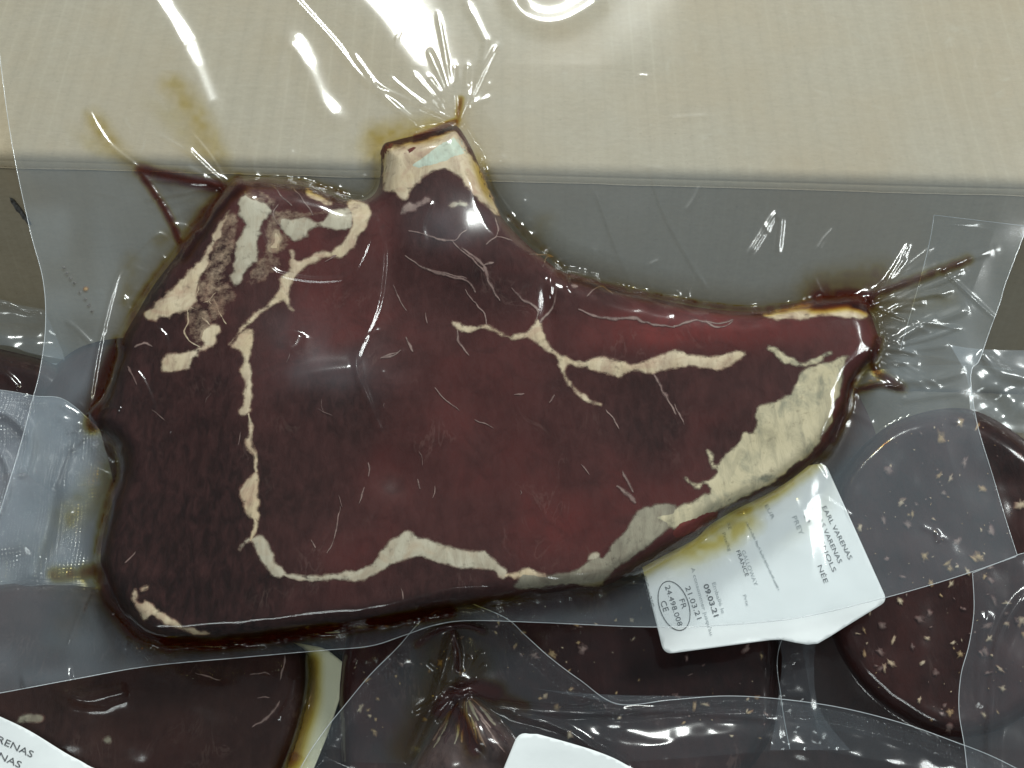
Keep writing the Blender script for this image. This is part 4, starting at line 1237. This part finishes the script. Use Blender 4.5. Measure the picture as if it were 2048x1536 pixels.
# --- wrinkled pack at the bottom middle
roast = empty('packed_meat', 'greyish wrinkled gathered meat at the bottom centre beneath the bag tip', 'meat')
APEX = (928, 1388)
FR_, SR0 = slab('lean_meat', [(905, 1400), (918, 1386), (942, 1384), (972, 1404), (1008, 1440), (1045, 1486), (1080, 1556), (1100, 1700), (760, 1700), (808, 1560), (846, 1486), (878, 1430)], -.018, .012, 70, M_GATHER, roast, 37, 5, .002)
SR = SR0
for k in range(30):                        # folds gathered towards the pinched tip, crease shade painted as dark strips among pale
    a = math.radians(90 + (k - 14.5) * 3.6); l0 = random.uniform(12, 60); l1 = l0 + random.uniform(30, 90)
    p = [(APEX[0] + l * math.cos(a + random.uniform(-.05, .05)), APEX[1] + l * math.sin(a)) for l in (l0, (l0 + l1) / 2, l1)]
    if FR_(np.array([p[1][0]]), np.array([p[1][1]]))[0] > 8:
        vein('fat_or_fold_thread', p, random.uniform(2, 6), random.choice([M_TENDON, M_VEIN, M_FOLD_SHADE]), SR, roast)

CB_L = [(905, 1205), (845, 1240), (795, 1295), (740, 1350), (690, 1410), (650, 1460), (610, 1520), (560, 1620)]
CB_R = [(925, 1200), (1010, 1235), (1050, 1270), (1100, 1315), (1160, 1360), (1235, 1408), (1340, 1400), (1450, 1392), (1560, 1398), (1680, 1415), (1800, 1445), (1900, 1480), (2000, 1520), (2150, 1600)]


def film_c(x, y):
    z = np.maximum(SR(x, y), -.0125) + .0022 + .0012 * vnoise(x / 60, y / 60, 121)
    z = z + .006 * np.exp(-seg_dist(x, y, smooth_line(CB_L, 20)).reshape(np.shape(x)) / 60)
    z = z + ridge(x, y, [(800, 1300), (745, 1370), (700, 1440), (660, 1520)], 34, .005) + ridge(x, y, [(905, 1255), (890, 1330), (860, 1420), (810, 1530)], 10, .003)
    z = z + ridge(x, y, [(905, 1258), (918, 1300), (920, 1345)], 5, .0022) + ridge(x, y, [(845, 1270), (880, 1256), (905, 1252), (930, 1250), (965, 1260)], 6, .0018)
    z = z + ridge(x, y, [(970, 1410), (1060, 1420), (1150, 1425), (1250, 1424)], 9, .003) + ridge(x, y, [(1010, 1425), (1110, 1450), (1180, 1490), (1260, 1540)], 8, .0028)
    dR = seg_dist(x, y, smooth_line(CB_R, 20)).reshape(np.shape(x))
    t = np.clip((dR + 5 * vnoise(x / 40, y / 40, 125) - 42) / 46, 0, 1)
    z = z + .0026 * t * t * (3 - 2 * t) * np.clip((x - 1080) / 120, 0, 1) * (1 + .25 * vnoise(x / 55, y / 30, 126))
    z = z + ridge(x, y, [(1240, 1420), (1400, 1425), (1560, 1440)], 8, .0015)
    for k in range(13):
        a = math.radians(30 + k * 10 + 4 * math.sin(k * 2.3)); l = 70 + 40 * math.sin(k * 1.7)
        z = z + ridge(x, y, [(922 + 10 * math.cos(a), 1375 + 10 * math.sin(a)), (922 + l * math.cos(a), 1375 + l * math.sin(a))], 5.5, .0010)
    for k in range(9):
        a = math.radians(200 + k * 17); l = 60 + 25 * math.sin(k * 1.3)
        z = z + ridge(x, y, [(922, 1372), (922 + l * math.cos(a), 1372 + l * math.sin(a))], 6, .0009)
    return z


def emb_c(x, y):
    dR = seg_dist(x, y, smooth_line(CB_R, 20)).reshape(np.shape(x)); dL = seg_dist(x, y, smooth_line(CB_L, 20)).reshape(np.shape(x))
    band = lambda d, a, b: np.clip((d - a) / 4, 0, 1) * np.clip((b - d) / 5, 0, 1)
    return np.maximum(band(dR, 8, 36), band(dL, 8, 32))


rc, CC, ZC = lower_bag('vacuum_bag', 'puckered clear bag with embossed seams pointing up at bottom centre', CB_L, CB_R, [(905, 1205), (925, 1200)], [(560, 1620), (1200, 1640), (2150, 1600)], film_c, M_FILM_OLD, 'lr', 220, 330, haze=1.0, emb=emb_c)
JX3, JY3 = np.meshgrid(np.arange(640, 1180, 4.), np.arange(1200, 1600, 4.))
jt3 = np.maximum.reduce([ridge(JX3, JY3, l, w, a, False) for l, w, a in (([(835, 1290), (870, 1265), (905, 1252), (935, 1250), (965, 1262)], 7, .6), ([(905, 1260), (912, 1300), (915, 1340)], 6, .6), ([(880, 1420), (910, 1385), (950, 1375), (990, 1385)], 16, .8),
                          ([(910, 1420), (930, 1450), (950, 1500)], 12, .7), ([(960, 1370), (1010, 1395), (1050, 1412)], 9, .3), ([(880, 1300), (860, 1400), (810, 1500)], 28, .17), ([(900, 1290), (950, 1330)], 30, .15))])
oj3 = grid_obj('meat_juice', P(JX3, JY3, np.maximum(film_c(JX3, JY3) - .0006, -.0125)), M_JUICE, None, {'thickness': jt3}, keep=jt3 > .012)
tag(oj3, 'brown juice caught in the puckered bag tip at bottom centre', 'juice', kind='stuff')
lc_s = lambda x, y: .0008 + .0006 * vnoise(x / 90, y / 90, 123) - .004 * np.clip((y - 1500) / 200, 0, 1)
label_sheet('paper_label', np.vstack([rounded([(940, 1700), (1038, 1462), (1140, 1490), (1300, 1700)], 22)[6:12], smooth_line([(1075, 1468), (1140, 1486), (1200, 1505), (1250, 1528), (1330, 1580), (1400, 1700)], 10), np.array([(940, 1700)])]), lc_s, M_PAPER,
            'blank white label corner at the bottom centre edge')
